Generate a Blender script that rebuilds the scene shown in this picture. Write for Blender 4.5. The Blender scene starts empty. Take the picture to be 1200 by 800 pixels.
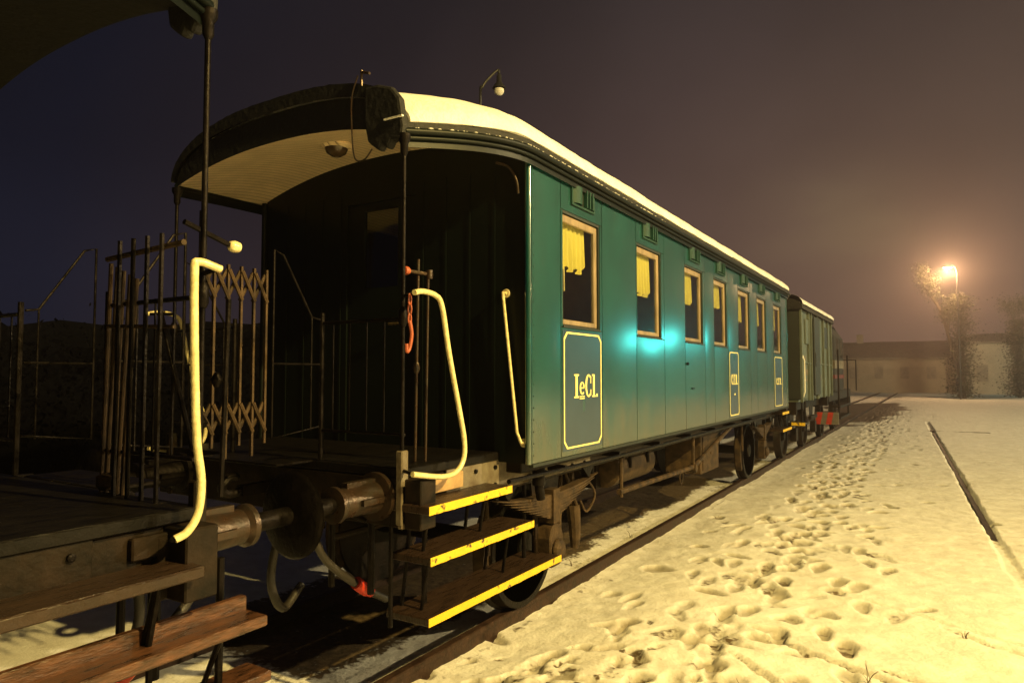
import bpy, bmesh, math, random
import numpy as np
from mathutils import Vector, Matrix, noise
R = math.radians
sc = bpy.context.scene
C = sc.collection
random.seed(7)

# ------------------------------------------------------------------ camera
EYE = 1.745                       # above the rail head
cam_d = bpy.data.cameras.new('camera'); cam = bpy.data.objects.new('camera', cam_d); C.objects.link(cam)
cam.location = (0, 0, EYE); cam.rotation_euler = (R(92.72), 0, R(31.5))
cam_d.sensor_width = 36; cam_d.lens = 24.0; cam_d.clip_start = .05; cam_d.clip_end = 3000
sc.camera = cam
# ------------------------------------------------------------------ view
sc.view_settings.view_transform = 'Standard'; sc.view_settings.look = 'None'
sc.view_settings.gamma = 1; sc.view_settings.use_curve_mapping = False
sc.view_settings.exposure = 0.0
sc.render.engine = 'CYCLES'
sc.cycles.use_denoising = True
sc.cycles.max_bounces = 6; sc.cycles.volume_bounces = 0
sc.cycles.sample_clamp_indirect = 4
# ------------------------------------------------------------------ night sky (town glow low on the right, blue night on the left)
w = bpy.data.worlds.new('World'); sc.world = w; w.use_nodes = True
nt = w.node_tree; nt.nodes.clear()
def N(t, tree=None, **k):
    n = (tree or nt).nodes.new(t)
    for a, b in k.items(): setattr(n, a, b)
    return n
tc = N('ShaderNodeTexCoord'); 
dot = N('ShaderNodeVectorMath', operation='DOT_PRODUCT'); dot.inputs[1].default_value = (-0.05, 0.999, 0)
nt.links.new(tc.outputs['Generated'], dot.inputs[0])
r1 = N('ShaderNodeValToRGB')      # azimuth towards the town
nt.links.new(dot.outputs['Value'], r1.inputs[0])
cr = r1.color_ramp; cr.elements[0].position = .15; cr.elements[0].color = (.0026, .0042, .0105, 1)
cr.elements[1].position = 1.0; cr.elements[1].color = (.062, .044, .036, 1)
e = cr.elements.new(.45); e.color = (.0040, .0052, .0115, 1)
e = cr.elements.new(.72); e.color = (.0130, .0104, .0130, 1)
e = cr.elements.new(.90); e.color = (.038, .027, .026, 1)
sep = N('ShaderNodeSeparateXYZ'); nt.links.new(tc.outputs['Generated'], sep.inputs[0])
r2 = N('ShaderNodeValToRGB'); nt.links.new(sep.outputs['Z'], r2.inputs[0])
cr = r2.color_ramp; cr.elements[0].position = 0; cr.elements[0].color = (3.4, 2.8, 2.3, 1)
cr.elements[1].position = .55; cr.elements[1].color = (.8, .9, 1.0, 1)
e = cr.elements.new(.12); e.color = (2.7, 2.35, 2.1, 1)
e = cr.elements.new(.28); e.color = (1.65, 1.5, 1.42, 1)
mul = N('ShaderNodeMix', data_type='RGBA', blend_type='MULTIPLY'); mul.inputs[0].default_value = 1
nt.links.new(r1.outputs[0], mul.inputs[6]); nt.links.new(r2.outputs[0], mul.inputs[7])
noi = N('ShaderNodeTexNoise'); noi.inputs['Scale'].default_value = 2.2; noi.inputs['Detail'].default_value = 4
nt.links.new(tc.outputs['Generated'], noi.inputs['Vector'])
mr = N('ShaderNodeMapRange'); mr.inputs[1].default_value = .3; mr.inputs[2].default_value = .7; mr.inputs[3].default_value = .78; mr.inputs[4].default_value = 1.22
nt.links.new(noi.outputs['Fac'], mr.inputs[0])
bg = N('ShaderNodeBackground'); out = N('ShaderNodeOutputWorld')
mul2 = N('ShaderNodeVectorMath', operation='SCALE')
nt.links.new(mul.outputs[2], mul2.inputs[0]); nt.links.new(mr.outputs[0], mul2.inputs['Scale'])
nt.links.new(mul2.outputs[0], bg.inputs[0]); bg.inputs[1].default_value = 1.0
nt.links.new(bg.outputs[0], out.inputs[0])
# ------------------------------------------------------------------ lamps of the yard
def lamp(name, loc, power, col, r=.12):
    d = bpy.data.lights.new(name, 'POINT'); d.energy = power; d.color = col; d.shadow_soft_size = r
    o = bpy.data.objects.new(name, d); C.objects.link(o); o.location = loc; return o
SOD = (1.0, .72, .22)
lamp('yard_light', (5.5, 2.3, 6.9), 7700, SOD, .10)
lamp('yard_light', (27, 23, 13), 46000, (1.0, .79, .38), .2)
lamp('signal_light', (19.5, 66, 5.2), 1700, (.08, .95, .85), .40)

# ------------------------------------------------------------------ materials
def mat(name, base, rough=.6, metal=0, var=.25, scale=8, bump=.0, bscale=30, coat=0, spec=.5, emis=None, estr=0, rvar=.0, col2=None, bdist=.01, stretch=None):
    m = bpy.data.materials.new(name); m.use_nodes = True; t = m.node_tree; b = t.nodes['Principled BSDF']
    b.inputs['Roughness'].default_value = rough; b.inputs['Metallic'].default_value = metal
    b.inputs['Coat Weight'].default_value = coat; b.inputs['Coat IOR'].default_value = 2.05; b.inputs['Coat Roughness'].default_value = .17
    b.inputs['Specular IOR Level'].default_value = spec
    tcn = t.nodes.new('ShaderNodeTexCoord'); mp = t.nodes.new('ShaderNodeMapping')
    if stretch: mp.inputs['Scale'].default_value = stretch
    t.links.new(tcn.outputs['Object'], mp.inputs[0])
    n = t.nodes.new('ShaderNodeTexNoise'); n.inputs['Scale'].default_value = scale; n.inputs['Detail'].default_value = 6; n.inputs['Roughness'].default_value = .62
    t.links.new(mp.outputs[0], n.inputs['Vector'])
    rp = t.nodes.new('ShaderNodeValToRGB'); t.links.new(n.outputs['Fac'], rp.inputs[0])
    c2 = col2 or tuple(c*(1-var) for c in base)
    rp.color_ramp.elements[0].position = .35; rp.color_ramp.elements[0].color = (*c2, 1)
    rp.color_ramp.elements[1].position = .65; rp.color_ramp.elements[1].color = (*[min(1, c*(1+var*.6)) for c in base], 1)
    t.links.new(rp.outputs[0], b.inputs['Base Color'])
    if rvar:
        mr = t.nodes.new('ShaderNodeMapRange'); t.links.new(n.outputs['Fac'], mr.inputs[0])
        mr.inputs[1].default_value = .3; mr.inputs[2].default_value = .7
        mr.inputs[3].default_value = max(.03, rough-rvar); mr.inputs[4].default_value = min(1, rough+rvar)
        t.links.new(mr.outputs[0], b.inputs['Roughness'])
    if bump:
        n2 = t.nodes.new('ShaderNodeTexNoise'); n2.inputs['Scale'].default_value = bscale; n2.inputs['Detail'].default_value = 5
        t.links.new(mp.outputs[0], n2.inputs['Vector'])
        bp = t.nodes.new('ShaderNodeBump'); bp.inputs['Strength'].default_value = bump; bp.inputs['Distance'].default_value = bdist
        t.links.new(n2.outputs['Fac'], bp.inputs['Height']); t.links.new(bp.outputs[0], b.inputs['Normal'])
    if emis:
        b.inputs['Emission Color'].default_value = (*emis, 1); b.inputs['Emission Strength'].default_value = estr
    return m
M = {}
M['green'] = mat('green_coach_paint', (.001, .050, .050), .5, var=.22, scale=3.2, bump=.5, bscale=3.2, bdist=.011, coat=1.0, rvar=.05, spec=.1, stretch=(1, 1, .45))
_t = M['green'].node_tree; _b = _t.nodes['Principled BSDF']; _c = _b.inputs['Base Color'].links[0].from_socket     # grime and the snow's reflected tan painted along the lower edge
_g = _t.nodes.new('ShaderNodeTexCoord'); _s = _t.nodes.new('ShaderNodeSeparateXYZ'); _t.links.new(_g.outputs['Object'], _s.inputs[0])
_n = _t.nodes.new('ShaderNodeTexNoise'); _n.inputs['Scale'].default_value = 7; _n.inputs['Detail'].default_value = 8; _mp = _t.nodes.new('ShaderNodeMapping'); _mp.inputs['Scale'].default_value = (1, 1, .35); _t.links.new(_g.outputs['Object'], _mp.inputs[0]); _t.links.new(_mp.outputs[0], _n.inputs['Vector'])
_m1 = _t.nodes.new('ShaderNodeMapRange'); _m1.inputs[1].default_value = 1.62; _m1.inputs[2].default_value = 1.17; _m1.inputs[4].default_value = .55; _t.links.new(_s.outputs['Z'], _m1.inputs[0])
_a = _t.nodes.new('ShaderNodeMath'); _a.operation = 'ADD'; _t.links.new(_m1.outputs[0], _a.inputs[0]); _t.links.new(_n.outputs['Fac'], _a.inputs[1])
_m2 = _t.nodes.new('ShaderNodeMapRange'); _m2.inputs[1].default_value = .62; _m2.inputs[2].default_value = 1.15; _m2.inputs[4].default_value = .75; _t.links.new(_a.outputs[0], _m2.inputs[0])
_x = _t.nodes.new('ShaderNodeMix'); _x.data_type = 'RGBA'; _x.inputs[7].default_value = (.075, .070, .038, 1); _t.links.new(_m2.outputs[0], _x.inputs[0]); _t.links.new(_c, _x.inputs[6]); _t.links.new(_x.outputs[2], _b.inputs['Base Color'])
M['panelblue'] = mat('blue_green_class_panel', (.018, .042, .070), .32, var=.14, scale=2.5, bump=.3, bscale=2.6, bdist=.01, coat=.4)
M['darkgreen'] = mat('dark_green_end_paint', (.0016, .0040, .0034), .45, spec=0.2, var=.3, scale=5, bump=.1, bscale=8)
M['ventgreen'] = mat('dull_green_ventilator', (.003, .034, .028), .6, var=.2, scale=12, spec=.3)
M['seam'] = mat('black_panel_seam', (.006, .012, .010), .6)
M['black'] = mat('black_roof_canvas', (.003, .003, .004), .75, bump=.5, bscale=25, bdist=.02)
M['iron'] = mat('dark_greasy_iron', (.010, .008, .008), .42, metal=.55, spec=0.1, var=.5, scale=14, bump=.4, bscale=45, rvar=.15)
M['ironlite'] = mat('worn_grey_iron', (.024, .019, .015), .36, metal=.5, var=.5, scale=18, bump=.3, bscale=50, rvar=.12, col2=(.05, .028, .018))
M['solebar'] = mat('beige_grey_solebar_paint', (.16, .14, .11), .6, spec=0.25, var=.35, scale=9, bump=.2, bscale=40, col2=(.10, .075, .05))
M['under'] = mat('black_brown_underframe', (.017, .011, .008), .5, spec=0.12, var=.45, scale=7, bump=.4, bscale=30, col2=(.006, .005, .004))
M['underlite'] = mat('dusty_tan_steel', (.055, .034, .018), .7, spec=0.2, var=.5, scale=9, bump=.5, bscale=35, col2=(.02, .013, .009))
M['rust'] = mat('rusty_rail_steel', (.034, .018, .012), .55, spec=.2, metal=.1, var=.5, scale=12, bump=.5, bscale=40, rvar=.15)
M['railtop'] = mat('wet_rail_head', (.075, .050, .036), .30, metal=.6, var=.4, scale=10, bump=.2, bscale=30, rvar=.1)
M['wood'] = mat('wet_brown_step_wood', (.026, .015, .010), .33, spec=0.3, var=.55, scale=6, bump=.5, bscale=26, rvar=.16, stretch=(6, 1, 1), col2=(.02, .012, .009))
M['floor'] = mat('black_wet_platform_boards', (.005, .004, .004), .45, spec=0.15, var=.5, scale=6, bump=.4, bscale=26, rvar=.1, stretch=(6, 1, 1))
M['woodred'] = mat('weathered_reddish_step_wood', (.085, .034, .016), .38, var=.5, scale=9, bump=.35, bscale=30, rvar=.2, stretch=(4, 1, 4), col2=(.022, .011, .007))
M['yellow'] = mat('yellow_edge_paint', (.78, .50, .012), .45, var=.15, scale=16, bump=.2, bscale=40, col2=(.62, .44, .02))
_t = M['yellow'].node_tree; _r = [n for n in _t.nodes if n.type == 'VALTORGB'][0]
_r.color_ramp.elements[0].position = .36; _r.color_ramp.elements[0].color = (.07, .04, .02, 1); _r.color_ramp.elements[1].position = .42; _r.color_ramp.elements[1].color = (.78, .50, .014, 1)
_e = _r.color_ramp.elements.new(.75); _e.color = (.62, .40, .02, 1)
M['cream'] = mat('cream_yellow_handrail_paint', (.72, .64, .35), .38, var=.16, scale=34, bump=.3, bscale=60, coat=.25, rvar=.12, col2=(.56, .47, .24))
M['line'] = mat('pale_yellow_lining', (.86, .76, .30), .45, var=.06)
M['frame'] = mat('varnished_tan_window_wood', (.25, .185, .115), .42, var=.35, scale=12, bump=.2, bscale=30, stretch=(1, 1, .3))
M['curtain'] = mat('yellow_curtain_cloth', (.66, .56, .13), .85, var=.12, scale=7, bump=.5, bscale=14, stretch=(1, 1, .25))
M['cord'] = mat('pale_cord', (.6, .5, .25), .8)
M['inner'] = mat('brown_wood_interior', (.20, .125, .06), .6, var=.4, scale=3)
M['red'] = mat('red_paint', (.55, .035, .015), .4, var=.2, scale=20)
M['orange'] = mat('faded_orange_red_paint', (.34, .075, .03), .5, var=.25, scale=20)
M['rubber'] = mat('black_rubber_hose', (.022, .018, .016), .5, var=.3, bump=.3, bscale=60)
M['brass'] = mat('greasy_brass_coloured_steel', (.16, .115, .055), .35, metal=.7, var=.5, scale=30, bump=.5, bscale=60)
M['wagon'] = mat('grey_green_wagon_paint', (.085, .105, .085), .55, var=.25, scale=3, bump=.15, bscale=12)
M['wagonend'] = mat('shaded_green_grey_wagon_end', (.008, .014, .013), .6, var=.3, scale=3)  # wagon paint darkened, the end's shade put into the colour
M['locoblue'] = mat('dark_blue_loco_paint', (.006, .007, .011), .8, var=.25, scale=4)
M['white'] = mat('white_paint', (.72, .70, .64), .5, var=.15, scale=10)
M['concrete'] = mat('galvanised_pole', (.18, .16, .14), .6, var=.25)
M['wall1'] = mat('tan_plaster_wall', (.40, .33, .26), .85, var=.15, scale=1.2, bump=.2)
M['wall2'] = mat('pale_plaster_wall', (.42, .36, .29), .85, var=.18, scale=1.0, bump=.2)
M['roof'] = mat('frosted_hazy_roof_tiles', (.28, .23, .19), .8, var=.3, scale=4)  # paled tone: frost plus distance haze put into the colour
M['bark'] = mat('tree_bark', (.07, .05, .035), .85, var=.4, scale=10, bump=.4)
M['twig'] = mat('snow_dusted_twigs', (.26, .20, .13), .85, var=.5, scale=6)
M['leaf'] = mat('dark_ivy_and_frosted_leaves', (.075, .075, .04), .8, var=.5, scale=4, col2=(.03, .035, .02))
M['weed'] = mat('dry_brown_weed', (.12, .085, .045), .8, var=.4)
M['bulbglass'] = mat('opal_lamp_glass', (.85, .83, .75), .3, var=.04)
M['lit'] = mat('lit_sodium_lens', (1, .8, .4), .3, emis=(1, .66, .25), estr=12)
M['hood'] = mat('dark_enamel_hood', (.025, .025, .025), .5)

def mat_snow(name, lumps=1):
    m = bpy.data.materials.new(name); m.use_nodes = True; t = m.node_tree; b = t.nodes['Principled BSDF']
    b.inputs['Roughness'].default_value = .62; b.inputs['Specular IOR Level'].default_value = .35
    g = t.nodes.new('ShaderNodeTexCoord')
    n = t.nodes.new('ShaderNodeTexNoise'); n.inputs['Scale'].default_value = 5; n.inputs['Detail'].default_value = 8; n.inputs['Roughness'].default_value = .65
    t.links.new(g.outputs['Object'], n.inputs['Vector'])
    rp = t.nodes.new('ShaderNodeValToRGB'); t.links.new(n.outputs['Fac'], rp.inputs[0])
    rp.color_ramp.elements[0].position = .3; rp.color_ramp.elements[0].color = (.66, .63, .58, 1)
    rp.color_ramp.elements[1].position = .62; rp.color_ramp.elements[1].color = (.84, .83, .80, 1)
    last = rp.outputs[0]
    if lumps:
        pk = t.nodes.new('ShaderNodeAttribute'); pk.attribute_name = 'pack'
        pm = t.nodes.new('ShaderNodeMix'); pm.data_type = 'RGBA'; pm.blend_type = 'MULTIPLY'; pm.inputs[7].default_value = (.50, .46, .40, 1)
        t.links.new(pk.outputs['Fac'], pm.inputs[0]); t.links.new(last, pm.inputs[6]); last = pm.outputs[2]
        at = t.nodes.new('ShaderNodeAttribute'); at.attribute_name = 'soil'
        soil = t.nodes.new('ShaderNodeTexNoise'); soil.inputs['Scale'].default_value = 22; soil.inputs['Detail'].default_value = 6
        t.links.new(g.outputs['Object'], soil.inputs['Vector'])
        ad = t.nodes.new('ShaderNodeMath'); ad.operation = 'ADD'; t.links.new(at.outputs['Fac'], ad.inputs[0]); t.links.new(soil.outputs['Fac'], ad.inputs[1])
        mr = t.nodes.new('ShaderNodeMapRange'); mr.inputs[1].default_value = .92; mr.inputs[2].default_value = 1.14; t.links.new(ad.outputs[0], mr.inputs[0])
        sr = t.nodes.new('ShaderNodeValToRGB'); t.links.new(soil.outputs['Fac'], sr.inputs[0])
        sr.color_ramp.elements[0].position = .3; sr.color_ramp.elements[0].color = (.035, .024, .016, 1)
        sr.color_ramp.elements[1].position = .7; sr.color_ramp.elements[1].color = (.12, .085, .05, 1)
        mx = t.nodes.new('ShaderNodeMix'); mx.data_type = 'RGBA'; t.links.new(mr.outputs[0], mx.inputs[0])
        t.links.new(last, mx.inputs[6]); t.links.new(sr.outputs[0], mx.inputs[7]); last = mx.outputs[2]
    t.links.new(last, b.inputs['Base Color'])
    n2 = t.nodes.new('ShaderNodeTexNoise'); n2.inputs['Scale'].default_value = 38; n2.inputs['Detail'].default_value = 6; n2.inputs['Roughness'].default_value = .6
    t.links.new(g.outputs['Object'], n2.inputs['Vector'])
    bp = t.nodes.new('ShaderNodeBump'); bp.inputs['Strength'].default_value = .42; bp.inputs['Distance'].default_value = .018
    t.links.new(n2.outputs['Fac'], bp.inputs['Height']); t.links.new(bp.outputs[0], b.inputs['Normal'])
    return m
M['snow'] = mat_snow('trodden_snow'); M['roofsnow'] = mat_snow('fresh_roof_snow', 0)

def mat_glass():
    m = bpy.data.materials.new('window_glass'); m.use_nodes = True; t = m.node_tree; t.nodes.clear()
    o = t.nodes.new('ShaderNodeOutputMaterial'); mx = t.nodes.new('ShaderNodeMixShader'); tr = t.nodes.new('ShaderNodeBsdfTransparent'); gl = t.nodes.new('ShaderNodeBsdfGlossy')
    gl.inputs['Roughness'].default_value = .04; tr.inputs[0].default_value = (.9, .92, .9, 1)
    lw = t.nodes.new('ShaderNodeLayerWeight'); lw.inputs[0].default_value = .5
    pw = t.nodes.new('ShaderNodeMath'); pw.operation = 'POWER'; pw.inputs[1].default_value = 5; t.links.new(lw.outputs['Facing'], pw.inputs[0])
    fr = t.nodes.new('ShaderNodeMath'); fr.operation = 'MULTIPLY_ADD'; fr.inputs[1].default_value = .9; fr.inputs[2].default_value = .05; t.links.new(pw.outputs[0], fr.inputs[0])
    n = t.nodes.new('ShaderNodeTexNoise'); n.inputs['Scale'].default_value = 3; g = t.nodes.new('ShaderNodeTexCoord'); t.links.new(g.outputs['Object'], n.inputs['Vector'])
    bp = t.nodes.new('ShaderNodeBump'); bp.inputs['Strength'].default_value = .1; bp.inputs['Distance'].default_value = .01
    t.links.new(n.outputs['Fac'], bp.inputs['Height']); t.links.new(bp.outputs[0], gl.inputs['Normal'])
    t.links.new(fr.outputs[0], mx.inputs[0]); t.links.new(tr.outputs[0], mx.inputs[1]); t.links.new(gl.outputs[0], mx.inputs[2]); t.links.new(mx.outputs[0], o.inputs[0])
    return m
M['glass'] = mat_glass()

def mat_boards():
    m = mat('cream_ceiling_boards', (.84, .67, .46), .5, var=.12, scale=5)
    t = m.node_tree; b = t.nodes['Principled BSDF']; g = t.nodes.new('ShaderNodeTexCoord')
    wv = t.nodes.new('ShaderNodeTexWave'); wv.bands_direction = 'X'; wv.inputs['Scale'].default_value = 6.5; wv.wave_profile = 'SAW'
    t.links.new(g.outputs['Object'], wv.inputs['Vector'])
    rp = t.nodes.new('ShaderNodeValToRGB'); rp.color_ramp.elements[0].position = 0; rp.color_ramp.elements[0].color = (0, 0, 0, 1)
    rp.color_ramp.elements[1].position = .22; rp.color_ramp.elements[1].color = (1, 1, 1, 1); t.links.new(wv.outputs['Fac'], rp.inputs[0])
    bp = t.nodes.new('ShaderNodeBump'); bp.inputs['Strength'].default_value = .8; bp.inputs['Distance'].default_value = .008
    base = b.inputs['Base Color'].links[0].from_socket; mm = t.nodes.new('ShaderNodeMix'); mm.data_type = 'RGBA'; t.links.new(rp.outputs[0], mm.inputs[0]); mm.inputs[6].default_value = (.30, .21, .12, 1); t.links.new(base, mm.inputs[7]); t.links.new(mm.outputs[2], b.inputs['Base Color'])
    t.links.new(rp.outputs[0], bp.inputs['Height']); t.links.new(bp.outputs[0], b.inputs['Normal'])
    return m
M['boards'] = mat_boards()

# ------------------------------------------------------------------ mesh helpers
ORIGIN = {}
def tag(o, label=None, cat=None, group=None, kind=None):
    if label: o['label'] = label
    if cat: o['category'] = cat
    if group: o['group'] = group
    if kind: o['kind'] = kind
    return o
def thing(name, loc, label, cat, group=None):
    o = bpy.data.objects.new(name, None); C.objects.link(o); o.location = loc; o.empty_display_size = .3
    ORIGIN[o.name] = Vector(loc); return tag(o, label, cat, group)

class MB:
    """collects shapes given in world coordinates (or local ones through T) into one mesh"""
    def __init__(s, T=None): s.v = []; s.f = []; s.T = T
    def add(s, vs, fs):
        k = len(s.v)
        s.v += [s.T(*p) if s.T else tuple(p) for p in vs]
        s.f += [tuple(i+k for i in f) for f in fs]; return s
    def box(s, x0, x1, y0, y1, z0, z1):
        return s.add([(x0,y0,z0),(x1,y0,z0),(x1,y1,z0),(x0,y1,z0),(x0,y0,z1),(x1,y0,z1),(x1,y1,z1),(x0,y1,z1)],
                     [(0,3,2,1),(4,5,6,7),(0,1,5,4),(1,2,6,5),(2,3,7,6),(3,0,4,7)])
    def hexa(s, P):
        return s.add(P, [(0,3,2,1),(4,5,6,7),(0,1,5,4),(1,2,6,5),(2,3,7,6),(3,0,4,7)])
    def prism(s, poly, axis, a, b):
        n = len(poly)
        def P(p, q): return {'x': (q, p[0], p[1]), 'y': (p[0], q, p[1]), 'z': (p[0], p[1], q)}[axis]
        vs = [P(p, a) for p in poly] + [P(p, b) for p in poly]
        return s.add(vs, [tuple(range(n))[::-1], tuple(range(n, 2*n))] + [(i, (i+1) % n, n+(i+1) % n, n+i) for i in range(n)])
    def tube(s, pts, r, n=8, cap=True, r2=None):
        pts = [Vector(p) for p in pts]; m = len(pts); vs = []; fs = []
        up = None
        for i, p in enumerate(pts):
            d = (pts[min(i+1, m-1)] - pts[max(i-1, 0)]).normalized()
            if up is None:
                up = Vector((0, 0, 1)) if abs(d.z) < .9 else Vector((1, 0, 0))
            a = d.cross(up)
            if a.length < 1e-4: a = d.cross(Vector((0, 1, 0)))
            a.normalize(); b = a.cross(d).normalized(); up = b
            rr = r if r2 is None else r + (r2-r)*i/(m-1)
            for k in range(n):
                t = 2*math.pi*k/n; q = p + (a*math.cos(t) + b*math.sin(t))*rr; vs.append(tuple(q))
        for i in range(m-1):
            for k in range(n):
                fs.append((i*n+k, i*n+(k+1) % n, (i+1)*n+(k+1) % n, (i+1)*n+k))
        if cap: fs += [tuple(range(n))[::-1], tuple(range((m-1)*n, m*n))]
        return s.add(vs, fs)
    def lathe(s, c, axis, prof, n=24):
        """prof: list of (offset along axis, radius)"""
        vs = []; fs = []
        for a, r in prof:
            for k in range(n):
                t = 2*math.pi*k/n; p, q = r*math.cos(t), r*math.sin(t)
                o = {'x': (a, p, q), 'y': (p, a, q), 'z': (p, q, a)}[axis]
                vs.append((c[0]+o[0], c[1]+o[1], c[2]+o[2]))
        m = len(prof)
        for i in range(m-1):
            for k in range(n): fs.append((i*n+k, i*n+(k+1) % n, (i+1)*n+(k+1) % n, (i+1)*n+k))
        fs += [tuple(range(n))[::-1], tuple(range((m-1)*n, m*n))]
        return s.add(vs, fs)
    def grid(s, P, closed=False):
        """P[i][j] points"""
        m, n = len(P), len(P[0]); vs = [p for row in P for p in row]
        fs = [(i*n+j, i*n+j+1, (i+1)*n+j+1, (i+1)*n+j) for i in range(m-1) for j in range(n-1)]
        return s.add(vs, fs)
    def build(s, name, m, parent=None, root=None, smooth=False, bevel=0, seg=1, merge=True):
        me = bpy.data.meshes.new(name)
        root = root or parent
        while root is not None and root.name not in ORIGIN: root = root.parent
        o0 = ORIGIN[root.name] if root is not None else Vector((0, 0, 0))
        me.from_pydata([(p[0]-o0.x, p[1]-o0.y, p[2]-o0.z) for p in s.v], [], s.f)
        bm = bmesh.new(); bm.from_mesh(me); bmesh.ops.recalc_face_normals(bm, faces=bm.faces); bm.to_mesh(me); bm.free()
        o = bpy.data.objects.new(name, me); C.objects.link(o); me.materials.append(m)
        if parent is not None: o.parent = parent
        if smooth:
            for p in me.polygons: p.use_smooth = True
            try:
                me.set_sharp_from_angle(angle=R(38))
            except Exception: pass
        if bevel:
            b = o.modifiers.new('bevel', 'BEVEL'); b.width = bevel; b.segments = seg; b.limit_method = 'ANGLE'; b.angle_limit = R(40)
        return o
def curve(pts, n=8):
    """Catmull-Rom through pts"""
    P = [Vector(p) for p in pts]; P = [P[0]*2-P[1]] + P + [P[-1]*2-P[-2]]; out = []
    for i in range(1, len(P)-2):
        for k in range(n):
            t = k/n; a, b, c, d = P[i-1], P[i], P[i+1], P[i+2]
            out.append(.5*((2*b) + (c-a)*t + (2*a-5*b+4*c-d)*t*t + (3*b-a-3*c+d)*t**3))
    out.append(P[-2]); return [tuple(p) for p in out]

# ------------------------------------------------------------------ ground: one sheet of snow
def smooth(a, b, x):
    t = np.clip((x-a)/(b-a), 0, 1); return t*t*(3-2*t)
rng = np.random.RandomState(3)
def value_noise(X, Y, f, seed):
    r = np.random.RandomState(seed); T = r.rand(256, 256)
    x = X*f+1000.3; y = Y*f+1000.7; xi = np.floor(x).astype(int); yi = np.floor(y).astype(int); fx = x-xi; fy = y-yi
    fx = fx*fx*(3-2*fx); fy = fy*fy*(3-2*fy)
    a = T[xi % 256, yi % 256]; b = T[(xi+1) % 256, yi % 256]; c = T[xi % 256, (yi+1) % 256]; d = T[(xi+1) % 256, (yi+1) % 256]
    return (a*(1-fx)+b*fx)*(1-fy)+(c*(1-fx)+d*fx)*fy-.5
XC = -3.43; RX0, RX1 = XC+.7175, XC-.7175     # rails
def gfun(X, Y):
    H = -.068 + .030*value_noise(X, Y, .8, 1)+.018*value_noise(X, Y, 2.3, 2)+.010*value_noise(X, Y, 6, 3)+.006*value_noise(X, Y, 15, 4)+.005*value_noise(X, Y, 28, 6)*(1-smooth(14, 18, Y))
    side = smooth(-2.62, -1.6, X); H += side*.035
    near = 1-smooth(.10, .34, np.abs(X-(RX0+.05)) + .10*value_noise(X, Y, 3.5, 5))
    H -= near*.008
    bed = (1-smooth(.95, 1.7, np.abs(X-XC)))
    H -= bed*.035
    return H
xs = np.concatenate([-3-np.geomspace(.02, 400, 120)[::-1]**1.0 - .6, np.arange(-3.6, 3.2, .021), 3.2+np.geomspace(.03, 400, 110)])
ys = [-60, -30, -15, -8, -4, -2, -1, -.3, .4]
y = .8
while y < 16: ys.append(y); y += .021
st = .021
while y < 900: ys.append(y); y += st; st *= 1.018
ys = np.array(ys)
X, Y = np.meshgrid(xs, ys)
Hh = gfun(X, Y); soil = np.zeros_like(Hh); pack = np.zeros_like(Hh)
def stamp(cx, cy, ang, L, W, depth, rim=.25, dirt=0.):
    rad = L*1.3; i0, i1 = np.searchsorted(ys, [cy-rad, cy+rad]); j0, j1 = np.searchsorted(xs, [cx-rad, cx+rad])
    if i1-i0 < 2 or j1-j0 < 2: return
    x = X[i0:i1, j0:j1]-cx; y = Y[i0:i1, j0:j1]-cy
    a = x*math.cos(ang)+y*math.sin(ang); b = -x*math.sin(ang)+y*math.cos(ang)
    q = np.sqrt((a/(L*.5))**2 + (b/(W*.5*(1+.25*np.sin(a/L*5))))**2) + .22*value_noise(X[i0:i1, j0:j1], Y[i0:i1, j0:j1], 14, 9)
    Hh[i0:i1, j0:j1] += -depth*(1-smooth(.72, 1.08, q)) + depth*rim*.25*np.exp(-((q-1.25)/.2)**2)
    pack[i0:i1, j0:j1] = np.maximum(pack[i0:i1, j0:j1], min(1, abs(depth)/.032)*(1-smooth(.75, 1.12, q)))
    if dirt: soil[i0:i1, j0:j1] = np.maximum(soil[i0:i1, j0:j1], dirt*(1-smooth(.55, 1.15, q)))
rr = random.Random(11)
for k, (v0, v1, ph, dirn) in enumerate([(-1.35, -2.1, 0, 1), (-1.0, -1.7, .3, 1), (-1.65, -2.35, .1, -1), (-.75, -1.45, .5, 1), (-1.2, -1.55, .2, -1), (-1.85, -1.9, .6, 1), (-.5, -2.2, .35, 1), (-1.5, -1.2, .05, 1), (-1.1, -2.0, .55, 1), (-1.45, -1.8, .25, -1), (-.85, -1.9, .15, 1), (-1.75, -1.5, .45, 1), (-1.3, -2.2, .2, -1)]):
    y = 2.6+ph; sd = 1
    while y < 55:
        t = min(1, (y-3)/35); x = v0+(v1-v0)*t + .22*math.sin(y*.35+k*2)
        if rr.random() > .10:
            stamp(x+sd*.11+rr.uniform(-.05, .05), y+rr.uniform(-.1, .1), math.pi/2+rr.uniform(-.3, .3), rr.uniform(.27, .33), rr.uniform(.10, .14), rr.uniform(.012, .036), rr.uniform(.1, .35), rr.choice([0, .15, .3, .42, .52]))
        y += rr.uniform(.58, .82); sd = -sd
for k in range(240):
    x = rr.gauss(-1.3, .65); y = 2.8+40*rr.random()**1.9
    stamp(x, y, rr.uniform(0, 3.1), rr.uniform(.16, .34), rr.uniform(.09, .2), rr.uniform(.010, .035), .3, rr.choice([0, 0, .4, .55]))
for k in range(200):     # churned slush low in the picture
    x = rr.gauss(-1.75, .35); y = rr.gauss(3.15, .5)
    stamp(x, y, rr.uniform(0, 3.1), rr.uniform(.06, .2), rr.uniform(.05, .12), rr.uniform(-.008, .034), .3, rr.choice([.2, .4, .55, .6]))
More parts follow.
